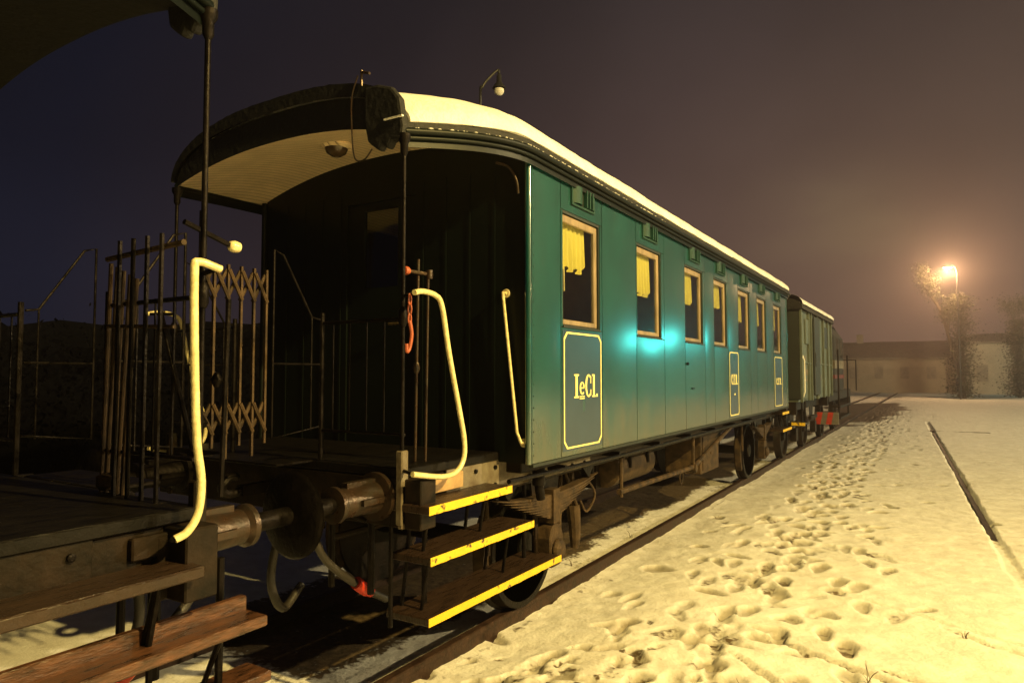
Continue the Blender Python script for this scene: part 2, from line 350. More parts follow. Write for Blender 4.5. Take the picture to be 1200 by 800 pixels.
def furrow(x0, y0, x1, y1, wid, depth, dirt):
    L = math.hypot(x1-x0, y1-y0); n = int(L/.07); a = math.atan2(y1-y0, x1-x0)
    for i in range(n):
        t = i/n; stamp(x0+(x1-x0)*t+rr.gauss(0, .012), y0+(y1-y0)*t, a, .2, wid*rr.uniform(.7, 1.3), depth*rr.uniform(.3, .6), .3, dirt*rr.choice([.6, 1, 1]))
furrow(-.95, 4.95, -.12, 4.55, .07, .035, .55)
furrow(-.72, 4.3, -.28, 4.05, .07, .035, .6)
furrow(-.25, 4.75, .45, 4.5, .055, .03, .58)
furrow(-1.1, 4.5, -.75, 4.2, .07, .03, .5)
furrow(-.55, 3.8, -.1, 3.7, .06, .03, .5)
furrow(.1, 5.7, .5, 5.45, .05, .02, .5)
furrow(-.5, 6.1, .6, 5.6, .05, .012, .25)
# darker patches of ground beyond the engine and by the second track
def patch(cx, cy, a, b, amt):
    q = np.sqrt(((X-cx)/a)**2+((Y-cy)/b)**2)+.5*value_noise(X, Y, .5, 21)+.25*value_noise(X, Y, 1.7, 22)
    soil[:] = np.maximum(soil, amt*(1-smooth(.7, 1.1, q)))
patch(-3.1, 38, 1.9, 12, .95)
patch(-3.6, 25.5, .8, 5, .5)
# bed under the train: thinner snow with ballast showing
bedm = (1-smooth(.9, 1.35, np.abs(X-XC)))
soil[:] = np.maximum(soil, bedm*(.20+.5*value_noise(X, Y, 1.1, 31)+.3*value_noise(X, Y, 4.5, 32)))
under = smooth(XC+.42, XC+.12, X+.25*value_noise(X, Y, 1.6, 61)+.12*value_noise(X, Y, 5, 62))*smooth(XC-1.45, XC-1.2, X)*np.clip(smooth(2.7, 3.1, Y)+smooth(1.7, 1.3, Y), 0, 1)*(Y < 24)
soil[:] = np.maximum(soil, under*.8)  # bare ballast, also coloured dark to deepen the coach's shadow
edge = np.exp(-((X-(RX0+.09))/.05)**2)*.34; soil[:] = np.maximum(soil, edge*(1+1.2*value_noise(X, Y, 3, 33)))
soil[:] = np.maximum(soil, .30+.45*value_noise(X, Y, .8, 35)*smooth(8, 2, np.abs(X+1.0))-.12)
# wheel ruts far away where the road crosses
for a, b in ((60, .35), (64, .3), (52, .25)):
    soil[:] = np.maximum(soil, b*1.6*np.exp(-((Y-a-.22*X)/.7)**2))
# side track: flange grooves either side of the rail
def xside(y): return .86 - .034*y - .0000*y*y
for off in (0,):
    d = np.abs(X-(xside(Y)+off)); Hh -= .045*(1-smooth(.04, .07, d+.04*value_noise(X, Y, 3, 41)))*smooth(6, 10, Y)*(Y < 30)
    soil[:] = np.maximum(soil, .50*(1-smooth(.035, .075, d))*smooth(6, 10, Y)*(Y < 27)*(off == 0))
far = smooth(120, 400, np.hypot(X, Y)); Hh = Hh*(1-far) - .05*far
ny, nx = X.shape
me = bpy.data.meshes.new('snowy_ground')
co = np.stack([X, Y, Hh], -1).reshape(-1, 3).astype(np.float32)
idx = np.arange(ny*nx).reshape(ny, nx)
quads = np.stack([idx[:-1, :-1], idx[:-1, 1:], idx[1:, 1:], idx[1:, :-1]], -1).reshape(-1, 4)
me.vertices.add(len(co)); me.vertices.foreach_set('co', co.ravel())
me.loops.add(quads.size); me.loops.foreach_set('vertex_index', quads.ravel().astype(np.int32))
me.polygons.add(len(quads)); me.polygons.foreach_set('loop_start', np.arange(0, quads.size, 4, dtype=np.int32))
me.polygons.foreach_set('loop_total', np.full(len(quads), 4, dtype=np.int32))
me.polygons.foreach_set('use_smooth', np.ones(len(quads), dtype=bool))
me.update(calc_edges=True)
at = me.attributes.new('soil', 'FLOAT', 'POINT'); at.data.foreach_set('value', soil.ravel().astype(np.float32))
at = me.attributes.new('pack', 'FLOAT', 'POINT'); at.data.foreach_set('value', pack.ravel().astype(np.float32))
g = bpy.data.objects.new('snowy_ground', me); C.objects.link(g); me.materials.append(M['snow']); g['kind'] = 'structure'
def gz(x, y):
    i = min(max(np.searchsorted(ys, y), 0), ny-1); j = min(max(np.searchsorted(xs, x), 0), nx-1); return float(Hh[i, j])

# ------------------------------------------------------------------ tracks
def rail_mesh(mb, pts):
    prof = [(-.062, -.16), (.062, -.16), (.062, -.148), (.010, -.125), (.010, -.045), (.034, -.034), (.034, -.006), (.026, 0), (-.026, 0), (-.034, -.006), (-.034, -.034), (-.010, -.045), (-.010, -.125), (-.062, -.148)]
    P = [[(x+a, y, z+b) for a, b in prof+prof[:1]] for x, y, z in pts]; mb.grid(P)
t = thing('railway_track', (XC, 2, -.15), 'brown rusty railway track under the train, its near rail standing out of the snow', 'railway track')
for rx in (RX0, RX1):
    m = MB(); rail_mesh(m, [(rx, y, 0) for y in np.arange(-14, 75, 1.0)]); m.build('rail', M['rust'], t)
for k in range(60):
    y = -2+.62*k
    if 60 < k: break
    z = -.163+rr.uniform(-.012, .006)
    MB().box(XC-1.22, XC+1.22, y-.12, y+.12, z-.14, z).build('sleeper', M['wood'], t, bevel=.01)
    for rx in (RX0,):
        if k < 22:
            MB().box(rx+.05, rx+.10, y-.05, y+.05, -.165, -.135).build('rail_clip', M['rust'], t, bevel=.004)
t = thing('railway_track', (.5, 10, -.15), 'curving side track on the right, one thin dark rail half sunk in snow', 'railway track')
for off in (0,):
    m = MB(); rail_mesh(m, [(xside(y)+off+.0, y, -.060-.09*min(1, max(0, 9.6-y)/4)-.05*(y > 26)) for y in np.arange(-10, 60, .5)]); m.build('rail', M['under'], t)
# timber laid across by the side rail
m = MB(); m.box(-.15, 1.5, 25.0, 25.22, -.14, -.02); m.build('crossing_plank', M['rust'], bevel=.02)
tag(bpy.data.objects['crossing_plank'], 'dark crossing plank lying across the side track at right', 'plank')

# ------------------------------------------------------------------ lettering
def arcpoly(cx, cy, rx, ry, a0, a1, wx, wy, n=16):
    """band between an ellipse and its inset; angles in degrees"""
    P = []
    for i in range(n+1):
        a = R(a0+(a1-a0)*i/n); P.append((cx+rx*math.cos(a), cy+ry*math.sin(a)))
    for i in range(n, -1, -1):
        a = R(a0+(a1-a0)*i/n); P.append((cx+(rx-wx)*math.cos(a), cy+(ry-wy)*math.sin(a)))
    return P, n
def glyph(ch):
    """returns quads in a box 0..w x 0..1 and w"""
    Q = []
    def rect(x0, x1, y0, y1): Q.append([(x0, y0), (x1, y0), (x1, y1), (x0, y1)])
    def band(*a):
        P, n = arcpoly(*a)
        for i in range(n): Q.append([P[i], P[i+1], P[2*n+1-i-1], P[2*n+1-i]])
    if ch == 'I':
        rect(.14, .34, .07, .93); rect(0, .48, 0, .07); rect(0, .48, .93, 1); wd = .48
    elif ch == 'l':
        rect(.10, .28, .07, 1); rect(0, .38, 0, .07); rect(0, .10, .93, 1); wd = .38
    elif ch == 'C':
        band(.36, .5, .36, .5, 52, 308, .17, .07); rect(.56, .63, .60, .92); rect(.56, .63, .08, .34); wd = .66
    elif ch == 'e':
        band(.26, .40, .26, .28, 0, 318, .13, .06); rect(.13, .50, .385, .44); rect(0, .52, .03, .075); rect(0, .52, -.06, -.015); wd = .52
    elif ch == 'F':
        rect(.10, .28, .07, .93); rect(0, .40, 0, .07); rect(0, .58, .93, 1); rect(.28, .44, .47, .54); rect(.51, .58, .74, .93); wd = .6
    elif ch == 'R':
        rect(.10, .28, .07, .93); rect(0, .38, 0, .07); rect(0, .36, .93, 1); rect(.28, .36, .47, .54); band(.34, .735, .25, .265, -90, 90, .16, .07)
        Q.append([(.30, .47), (.44, .47), (.64, .0), (.46, .0)]); wd = .66
    elif ch == '.':
        rect(.0, .15, 0, .13); wd = .15
    elif ch == '*':
        Q.append([(.15, .0), (.3, .2), (.15, .4), (.0, .2)]); wd = .3
    return Q, wd
def text_on_side(txt, x, y0, y1, z0, h, m, parent, name='lettering', yo=None):
    """letters on a plane facing +x reading towards +y, squeezed to fit y0..y1"""
    mb = MB(); gs = []; tot = 0
    for ch in txt:
        if ch == ' ': tot += .25; continue
        q, wd = glyph(ch); gs.append((q, tot)); tot += wd+.09
    tot -= .09; k = (y1-y0)/tot
    for q, a in gs:
        for P in q:
            mb.prism([(y0+(a+p[0])*k, z0+p[1]*h) for p in P], 'x', x, x+.003)
    return mb.build(name, m, parent)

# ------------------------------------------------------------------ the coaches
ZB, ZE = 1.18, 3.155          # body bottom, eave
HWB = 1.28                    # half width of the body
def make_coach(u0, sgn, plat, blen, platfar, label, winspec, near_fit, group):
    """s runs inwards from the near platform end; t from the centre line towards the camera side"""
    T = lambda t, s, z: (XC+t, u0+sgn*s, z)
    L = plat+blen+platfar; DZ = near_fit.get('dz', 0)
    root = thing('passenger_coach', (XC, u0+sgn*L/2, 0), label, 'railway coach', group)
    nb = lambda: MB(T)
    # --- underframe
    solebar = nb()
    for sd in (-1, 1):
        solebar.box(sd*.98-.04, sd*.98+.04, .12, L-.12, .98, 1.19)
    solebar.box(-1.15, 1.15, plat+.1, L-platfar-.1, 1.10, 1.175)
    so = solebar.build('solebar', M['under'], root, bevel=.006)
    pl = nb()    # lighter plated side of the frame beside the steps
    pl.box(1.021, 1.036, plat-.55, plat+1.4, 1.00, 1.20)
    p = pl.build('frame_plate', M['solebar'] if near_fit.get('main') else M['under'], so, bevel=.003)
    bolts = nb()
    for i in range(9): 
        for z in (1.04, 1.15): bolts.lathe((1.036, plat-.48+i*.22, z), 'x', [(0, .014), (.012, .014), (.014, .008)], 8)
    bolts.build('bolt', M['iron'], p)
    for e in (0, 1):                         # buffer beams with buffers
        ss = (lambda a: a) if e == 0 else (lambda a: L-a)
        mb = nb(); a, b = sorted((ss(0), ss(.13))); mb.box(-1.16, 1.16, a, b, .93, 1.19)
        beam = mb.build('buffer_beam', M['under'], root, bevel=.006)
        for sd in (-1, 1):
            bx = sd*.875
            mb = nb()
            mb.lathe((bx, ss(0), 1.09), 'y', [((-.02 if e == 0 else .02)*1.0, .13), ((-.05 if e == 0 else .05), .13), ((-.055 if e == 0 else .055), .085), ((-.30 if e == 0 else .30), .075), ((-.32 if e == 0 else .32), .092), ((-.345 if e == 0 else .345), .092), ((-.35 if e == 0 else .35), .06)], 22)
            for kk in range(3):
                q = (.16+kk*.0)*1; mb.box(bx-.02, bx+.02, *sorted((ss(-.05), ss(-.26))), 1.09+.06, 1.09+.10) if kk == 0 else mb.box(bx+(-.1 if kk == 1 else .06), bx+(-.06 if kk == 1 else .1), *sorted((ss(-.05), ss(-.22))), 1.075, 1.105)
            bh = mb.build('buffer', M['ironlite'] if (e == 0 and sd == 1) else M['iron'], root, smooth=True)
            k = -1 if e == 0 else 1
            mb = nb(); mb.lathe((bx, ss(0), 1.09), 'y', [(k*.33, .042), (k*.56, .042), (k*.565, .10), (k*.573, .188), (k*.585, .204), (k*.592, .192), (k*.596, .09), (k*.597, .01)], 36)
            mb.build('buffer_head', M['iron'], bh, smooth=True)
        # drawhook, screw coupling, vacuum and heating hoses
        k = -1 if e == 0 else 1
        mb = nb(); mb.box(-.03, .03, *sorted((ss(0), ss(-.22))), 1.04, 1.10)
        mb.tube(curve([(0, ss(-.20), 1.07), (0, ss(-.30), 1.06), (0, ss(-.34), 1.10), (0, ss(-.30), 1.15), (0, ss(-.24), 1.15)], 5), .025)
        mb.build('draw_hook', M['iron'], root, smooth=True)
        if e == 0:
            mb = nb(); mb.tube(curve([(.66, ss(-.02), 1.0), (.67, ss(-.20), .99), (.68, ss(-.27), .90), (.68, ss(-.20), .77), (.68, ss(-.05), .64), (.68, ss(.08), .55), (.68, ss(.28), .43)], 7), .021, 10)
            ho = mb.build('brake_hose', M['rubber'], root, smooth=True)
            mb = nb(); mb.tube([(.68, ss(.03), .588), (.68, ss(.08), .55), (.68, ss(.12), .525)], .036, 12); mb.tube([(.68, ss(.12), .525), (.68, ss(.15), .505)], .029, 10)
            mb.build('hose_coupling', M['red'], ho, smooth=True)
            mb = nb(); mb.tube(curve([(.30, ss(.0), .98), (.30, ss(-.15), .92), (.28, ss(-.22), .62), (.26, ss(-.12), .42), (.22, ss(.05), .50)], 7), .024, 10)
            mb.build('brake_hose', M['rubber'], root, smooth=True)
            mb = nb(); mb.tube([(.52, ss(.0), .98), (.52, ss(0), .55)], .018); mb.build('air_pipe', M['iron'], root)
            mb = nb(); mb.tube([(.80, ss(.02), .95), (.80, ss(.02), .55)], .02); mb.tube([(.80, ss(-.02), .95), (.66, ss(-.12), 1.02)], .014)
            mb.build('air_pipe', M['iron'], root)
    # --- wheels, axleboxes, springs
    for sa in (near_fit['axle'], near_fit['axle']+7.45):
        if sa > L-1.2: sa = L-1.9
        for sd in (-1, 1):
            mb = nb(); c = (sd*.7175, sa, .46)
            mb.lathe(c, 'x', [(-.065*sd, .03), (-.065*sd, .485), (-.04*sd, .487), (-.034*sd, .462), (.06*sd, .455), (.065*sd, .43), (.065*sd, .40), (.02*sd, .39), (.005*sd, .2), (.03*sd, .12), (.08*sd, .10), (.08*sd, .02)], 40)
            wh = mb.build('wheel', M['under'], root, smooth=True)
            mb = nb(); mb.lathe(c, 'x', [(.0655*sd, .455), (.069*sd, .455), (.069*sd, .41), (.0655*sd, .41)], 40); mb.build('tyre', M['iron'], wh, smooth=True)
            # w-iron
            mb = nb(); x0 = sd*.955
            mb.prism([(sa-.22, 1.0), (sa+.22, 1.0), (sa+.15, .62), (sa+.14, .34), (sa+.11, .34), (sa+.11, .72), (sa-.11, .72), (sa-.11, .34), (sa-.14, .34), (sa-.15, .62)], 'x', x0-.008, x0+.008)
            mb.build('axle_guard', M['under'], root)
            mb = nb(); mb.prism([(sa-.06, .34), (sa+.06, .34), (sa+.10, .40), (sa+.105, .55), (sa+.07, .63), (sa, .655), (sa-.07, .63), (sa-.105, .55), (sa-.10, .40)], 'x', sd*.90, sd*1.06)
            mb.lathe((sd*1.06, sa, .46), 'x', [(0, .085), (.03*sd, .08), (.045*sd, .05), (.05*sd, .01)], 16)
            mb.build('axle_box', M['underlite'], root, bevel=.01)
            mb = nb(); n = 9     # leaf spring
            for i in range(n):
                hl = .74*(1-i/n)+.04; w_ = .045 if i % 2 else .0425; P = []
                for q in range(15):
                    u_ = -1+2*q/14; s_ = hl*u_; tp = .865-.0195*i+.055*(s_/.74)**2; P.append((s_+sa, tp, .0195*(1-abs(u_)**3*.9)))
                for q in range(14):
                    (a0, b0, c0), (a1, b1, c1) = P[q], P[q+1]
                    mb.hexa([(sd*1.0-w_, a0, b0-c0), (sd*1.0+w_, a0, b0-c0), (sd*1.0+w_, a1, b1-c1), (sd*1.0-w_, a1, b1-c1), (sd*1.0-w_, a0, b0), (sd*1.0+w_, a0, b0), (sd*1.0+w_, a1, b1), (sd*1.0-w_, a1, b1)])
            mb.box(sd*1.0-.06, sd*1.0+.06, sa-.05, sa+.05, .655, .90)
            mb.build('leaf_spring', M['underlite'], root)
            mb = nb()
            for q in (-1, 1):
                mb.tube([(sd*1.0, sa+q*.73, .90), (sd*1.0, sa+q*.75, 1.0)], .018); mb.prism([(sa+q*.50, 1.0), (sa+q*.72, 1.0), (sa+q*.62, .90)][::q], 'x', sd*1.0-.03, sd*1.0+.03)
            mb.build('spring_hanger', M['iron'], root)
            for q in (-1, 1):       # brake blocks on their hangers
                mb = nb(); a0 = sa+q*.50
                mb.tube([(sd*.80, a0+q*.06, 1.0), (sd*.80, a0+q*.03, .5)], .02)
                P = []
                for kk in range(9):
                    th = R(-32+64*kk/8); P.append((sa+q*.475*math.cos(th), .46+.475*math.sin(th)))
                for kk in range(8, -1, -1):
                    th = R(-32+64*kk/8); P.append((sa+q*.54*math.cos(th), .46+.54*math.sin(th)))
                mb.prism(P, 'x', sd*.72-.04, sd*.72+.05); mb.build('brake_block', M['underlite'], root)
        mb = nb(); mb.tube([(-.72, sa, .46), (.72, sa, .46)], .07, 14); mb.build('axle', M['iron'], root, smooth=True)
    # --- truss rod, tank, battery box, pipes
    a = near_fit['axle']; q1, q2 = a+1.35, a+3.35
    if near_fit.get('main'):
        mb = nb(); tr = 1.07
        mb.tube([(tr, q1-.2, .71), (tr, q2, .675), (tr, q2+1.75, 1.02)], .026, 8)
        mb.tube([(tr, q2, 1.02), (tr, q2, .60)], .020); mb.lathe((tr, q2, .66), 'x', [(-.04, .045), (.04, .045)], 12)
        mb.tube([(tr, q1-.15, 1.0), (tr, q1-.15, .66)], .018); mb.tube([(tr-.05, q1+.02, 1.0), (tr, q1-.15, .72)], .012)
        for i in range(14):
            th0, th1 = 2*math.pi*i/14, 2*math.pi*(i+1)/14
            mb.tube([(tr+.01, q2-.48+.055*math.sin(th0), .62+.07*math.cos(th0)), (tr+.01, q2-.48+.055*math.sin(th1), .62+.07*math.cos(th1))], .008, 6)
        mb.build('truss_rod', M['underlite'], root)
        mb = nb(); mb.tube([(-.95, q1-.1, .71), (-.95, q2, .675), (-.95, q2+1.75, 1.02)], .026); mb.build('truss_rod', M['under'], root)
        mb = nb(); mb.lathe((.62, q1+.42, .80), 'y', [(0, .02), (.015, .13), (.05, .185), (1.05, .185), (1.09, .13), (1.1, .02)], 28); mb.build('air_tank', M['underlite'], root, smooth=True)
        mb = nb()
        for i in (.3, .8): mb.tube([(.62-.19, q1+.42+i, .80), (.62-.19, q1+.42+i, 1.1)], .02); mb.tube([(.62+.19, q1+.42+i, .80), (.62+.19, q1+.42+i, 1.1)], .02)
        mb.build('tank_strap', M['iron'], root)
        mb = nb(); mb.box(.52, .98, q2+.62, q2+1.45, .50, 1.0); bx = mb.build('battery_box', M['underlite'], root, bevel=.012)
        mb = nb(); mb.box(.981, .992, q2+.68, q2+1.39, .54, .96); mb.box(.992, 1.004, q2+1.0, q2+1.07, .72, .78); mb.build('box_door', M['underlite'], bx, bevel=.004)
        mb = nb(); mb.tube([(1.17, .85, 1.075), (1.17, 2.6, 1.055), (1.17, 5.5, 1.06), (1.17, 8.6, 1.07)], .016)
        for i in range(7): mb.box(1.02, 1.18, 1.6+i, 1.63+i, 1.05, 1.09)
        mb.build('side_pipe', M['iron'], root)
        mb = nb(); mb.tube([(1.10, plat+.42, 1.15), (1.10, plat+.42, .98)], .045, 12); mb.tube([(1.10, plat+.42, .99), (1.10, plat+.45, .88)], .032, 12); mb.build('drain_valve', M['iron'], root, smooth=True)
        mb = nb(); mb.tube([(.86, a+.62, 1.0), (.86, a+.66, .62)], .028, 8); mb.tube(curve([(.86, a+.66, .66), (.87, a+.67, .5), (.88, a+.66, .38), (.88, a+.655, .31)], 4), .062, 10, r2=.035); mb.tube([(.9, a+.45, .95), (.9, a+.68, .62)], .014); mb.tube(curve([(.95, a+.7, .9), (.99, a+.82, .74), (.95, a+.74, .60), (.93, a+.66, .7)], 5), .010)
        mb.build('brake_rigging', M['underlite'], root)
        mb = nb(); mb.tube([(.2, .3, .72), (.2, L-1, .72)], .022); mb.tube([(-.3, .3, .80), (-.3, L-1, .80)], .03); mb.tube([(.45, 2.0, .88), (.45, L-2, .88)], .018)
        mb.box(-.6, .6, 3.4, 3.6, .62, .95); mb.box(-.9, -.2, 4.4, 5.6, .5, 1.0); mb.build('brake_rod', M['under'], root)
    # --- body shell
    x1 = HWB; th = .05; s0, s1 = plat, plat+blen
    shell = nb()
    wins = [(a-u0, b-u0) for a, b in winspec]
    WZ0, WZ1 = 2.086, 2.867
    ws = sorted(wins)
    for sd in (-1, 1):
        xa, xb = sorted((sd*(x1-th), sd*(x1-.006)))
        shell.box(xa, xb, s0, s1, ZB, WZ0); shell.box(xa, xb, s0, s1, WZ1, ZE)
        edges = [s0]+[e for w_ in ws for e in w_]+[s1]
        for i in range(0, len(edges), 2):
            if edges[i+1]-edges[i] > .001: shell.box(xa, xb, edges[i], edges[i+1], WZ0, WZ1)
    wall = shell.build('side_wall', M['seam'], root)
    # floor, end walls
    mb = nb(); mb.box(-1.2, 1.2, s0+.05, s1-.05, 1.19, 1.25); mb.box(-.02, .02, s0+.06, s1-.06, 1.25, 3.1) if False else None
    mb.build('floor', M['inner'], root)
    mb = nb()   # interior partition: aisle wall behind the compartments
    mb.box(-.62, -.60, s0+.95, s1-.3, 1.25, 3.05)
    for a_, b_ in ws[:-1]:
        mb.box(-.6, 1.2, b_+.28, b_+.31, 1.25, 3.05)
    mb.build('partition', M['inner'], root)
    def ceil_z(t, hw, ze, rise): return ze + rise*(1-min(1, abs(t/hw))**2.2)
    for e in (0, 1):
        ss = (lambda a: a) if e == 0 else (lambda a: L-a)
        pf = plat if e == 0 else platfar
        # end wall with door opening; top follows the ceiling
        mb = nb(); ya, yb = sorted((ss(pf), ss(pf+.05))); n = 24
        dw = .33
        xo = x1-.03
        P = [(-dw, ZB), (-xo, ZB)]+[(-xo+2*xo*i/40, ceil_z(-xo+2*xo*i/40, x1, 3.165, .19)) for i in range(41)]+[(xo, ZB), (dw, ZB), (dw, 3.02), (-dw, 3.02)]
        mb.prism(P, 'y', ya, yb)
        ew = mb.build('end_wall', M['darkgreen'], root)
        mb = nb(); y0, y1 = sorted((ss(pf+.015), ss(pf+.045)))
        mb.box(-dw+.002, dw-.002, y0, y1, ZB, 2.38); mb.box(-dw+.002, dw-.002, y0, y1, 2.96, 3.018)
        mb.box(-dw+.002, -.165, y0, y1, 2.38, 2.96); mb.box(.165, dw-.002, y0, y1, 2.38, 2.96)
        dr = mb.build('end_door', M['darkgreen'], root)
        MB(T).box(-.165, .165, ss(pf+.028), ss(pf+.032), 2.38, 2.96).build('door_glass', M['glass'], dr)
        mb = nb(); mb.box(-.6, .6, ss(pf+.9)-.01, ss(pf+.9)+.01, 1.25, 3.2); mb.build('vestibule_wall', mat('reddish_vestibule_panel', (.22, .07, .04), .5), root)
        mb = nb(); mb.tube([(.24, ss(pf-.01), 2.10), (.24, ss(pf-.05), 2.10), (.14, ss(pf-.05), 2.10)], .011); mb.build('door_handle', M['brass'], dr)
        # matchboard grooves on the end wall as slim battens
        mb = nb()
        for i in range(-6, 7):
            if abs(i*.2) > dw+.05 and abs(i*.2) < 1.2:
                a_, b_ = sorted((ss(pf-.006), ss(pf+.0))); mb.box(i*.2-.012, i*.2+.012, a_, b_, ZB+.02, 3.1)
        if mb.v: mb.build('batten', M['darkgreen'], ew)
        # corner post bead
        for sd in (-1, 1):
            mb = nb(); mb.tube([(sd*(x1-.012), ss(pf-.012), ZB), (sd*(x1-.012), ss(pf-.012), 3.16)], .021, 12)
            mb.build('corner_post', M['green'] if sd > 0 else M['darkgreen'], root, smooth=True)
        # platform floor
        mb = nb(); mb.box(-1.05, 1.05, *sorted((ss(.0), ss(pf-.01))), 1.195, 1.245); mb.build('platform_floor', M['floor'], root, bevel=.006)
    # outside sheets with seams between them, and the lower sill strip
    lay = x1-.006; out_ = x1
    cuts = near_fit['cuts']; gap = .005
    cuts = [s0+.012]+[c-u0 for c in cuts]+[s1-.012]
    def sheet(mb, sd, a_, b_, c_, d_, bow, seed):
        na, nc = 8, max(2, int((d_-c_)/.09)); G = []
        for i in range(na+1):
            row = []
            for j in range(nc+1):
                p, q = i/na, j/nc; yy = a_+(b_-a_)*p; zz = c_+(d_-c_)*q
                k = bow*(math.sin(math.pi*p))*(math.sin(math.pi*q)**.5 if 0 < q < 1 else 0)
                k += .0016*noise.noise(Vector((yy*1.9, zz*1.3, seed)))*min(1, 6*p, 6*(1-p))
                row.append((sd*(out_+k), yy, zz))
            G.append(row)
        mb.grid(G)
        B = [[(sd*lay, G[i][j][1], G[i][j][2]) for j in (0, nc)] for i in (0, na)]
        mb.grid([[g_[0] for g_ in G], [(sd*lay, g_[0][1], g_[0][2]) for g_ in G]]); mb.grid([[g_[-1] for g_ in G], [(sd*lay, g_[-1][1], g_[-1][2]) for g_ in G]])
        mb.grid([G[0], [(sd*lay, p[1], p[2]) for p in G[0]]]); mb.grid([G[-1], [(sd*lay, p[1], p[2]) for p in G[-1]]])
    rq = random.Random(4)
    for sd in (-1, 1):
        pan = nb()
        for i in range(len(cuts)-1):
            a_, b_ = cuts[i]+gap, cuts[i+1]-gap
            inwin = [w_ for w_ in ws if w_[0] > cuts[i]-.09 and w_[1] < cuts[i+1]+.09]; bow = rq.uniform(.001, .0035)
            if inwin:
                w0, w1 = inwin[0]
                sheet(pan, sd, a_, b_, ZB, WZ0-.022, bow, i); sheet(pan, sd, a_, b_, WZ1+.02, ZE-.02, .0005, i)
                if w0-.012 > a_+.004: pan.box(*sorted((sd*lay, sd*out_)), a_, w0-.012, WZ0-.014, WZ1+.012)
                if w1+.012 < b_-.004: pan.box(*sorted((sd*lay, sd*out_)), w1+.012, b_, WZ0-.014, WZ1+.012)
            else: sheet(pan, sd, a_, b_, ZB, ZE-.02, bow, i)
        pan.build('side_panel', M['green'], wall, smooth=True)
    mb = nb()
    for sd in (-1, 1): mb.box(*sorted((sd*(x1-.02), sd*(x1+.012))), s0+.01, s1-.01, ZB-.022, ZB-.002)
    mb.build('sill_strip', M['seam'], wall)
    mb = nb()      # screws along the near vertical seam and small fittings
    for i in range(26): mb.lathe((x1-.001, s0+.035, ZB+.05+i*.075), 'x', [(0, .006), (.003, .005)], 6)
    mb.lathe((x1-.001, cuts[5]+.05 if len(cuts) > 6 else s0+1, 1.85), 'x', [(0, .016), (.02, .014)], 8); mb.box(x1, x1+.014, (cuts[5] if len(cuts) > 6 else s0+1)+.20, (cuts[5] if len(cuts) > 6 else s0+1)+.26, 1.585, 1.60)
    mb.build('screw', M['iron'], wall)
    # --- windows on the camera side and (without curtains) on the other side
    for i, (a_, b_) in enumerate(ws):
        for sd in (1, -1):
            fr = nb(); fw = .048; xo, xi = x1-.020, x1-.046
            def fb(y0, y1, z0, z1): fr.box(*sorted((sd*xi, sd*xo)), y0, y1, z0, z1)
            fb(a_+.004, a_+.004+fw*.6, WZ0+.004, WZ1-.004); fb(b_-.004-fw, b_-.004, WZ0+.004, WZ1-.004)
            fb(a_+.004+fw*.6, b_-.004-fw, WZ1-.004-fw*1.1, WZ1-.004); fb(a_+.004+fw*.6, b_-.004-fw, WZ0+.004, WZ0+.04)
            wf = fr.build('window', M['frame'], root, bevel=.004)
            MB(T).box(*sorted((sd*(xi+.010), sd*(xi+.014))), a_+.03, b_-.05, WZ0+.03, WZ1-.05).build('pane', M['glass'], wf)
            # curtain: valance in soft folds, scalloped, plus a drawn-back part
            P = []; nn = 54; cw = (.80, .80, .7, .9, .7, .7, .7)[i % 7]
            drop = (.30, .34, .30, .25, .34, .32, .32)[i % 7]
            for q in range(nn+1):
                yy = a_+.02+(b_-a_-.05)*cw*q/nn; row = []
                bot = WZ1-.05-drop-.035*abs(math.sin(q*math.pi/18)) + (.03 if q > nn-10 else 0)*((q-nn+10)/10)**2
                for z_ in np.linspace(WZ1-.02, bot, 7):
                    row.append((sd*(xi-.024+.012*math.sin(q*.72+i)*((WZ1-z_)/.3+.3)), yy, z_))
                P.append(row)
            MB(T).grid(P).build('curtain', M['curtain'], wf, smooth=True)
            if i < 3: 
                MB(T).tube([(sd*(xi-.03), a_+.02+(b_-a_)*.22, WZ1-.36), (sd*(xi-.03), a_+.02+(b_-a_)*.225, WZ1-.53)], .006, 6).build('curtain_cord', M['cord'], wf)
            # dark outer reveal bead
            mb = nb()
            for (p0, p1, p2, p3) in ((a_-.010, a_+.003, WZ0-.012, WZ1+.01), (b_-.003, b_+.010, WZ0-.012, WZ1+.01)): mb.box(*sorted((sd*(x1-.03), sd*(x1-.008))), p0, p1, p2, p3)
            mb.box(*sorted((sd*(x1-.03), sd*(x1+.006))), a_-.01, b_+.01, WZ0-.020, WZ0-.006)
            mb.build('window_surround', M['seam'], wf)
        # ventilator over the window
        c = (a_+b_)/2; mb = nb(); z0, z1 = 2.945, 3.105
        for (p0, p1, p2, p3) in ((c-.19, c+.19, z0, z0+.014), (c-.19, c+.19, z1-.012, z1), (c-.19, c-.176, z0+.014, z1-.012), (c+.176, c+.19, z0+.014, z1-.012)): mb.box(x1, x1+.016, p0, p1, p2, p3)
        n_ = 10; mb.grid([[(x1+.002+.035*math.sin(math.pi*q/n_)**.7, c-.165+.15*q/n_, zz) for zz in (z0+.02, z1-.018)] for q in range(n_+1)])
        for kx in (.035, .085, .135): mb.box(x1+.001, x1+.030, c+kx-.009, c+kx+.009, z0+.018, z1-.016)
        mb.build('ventilator', M['ventgreen'], wall, smooth=True)
        MB(T).box(x1+.0005, x1+.002, c-.01, c+.172, z0+.016, z1-.014).build('ventilator_slot', M['seam'], wall)
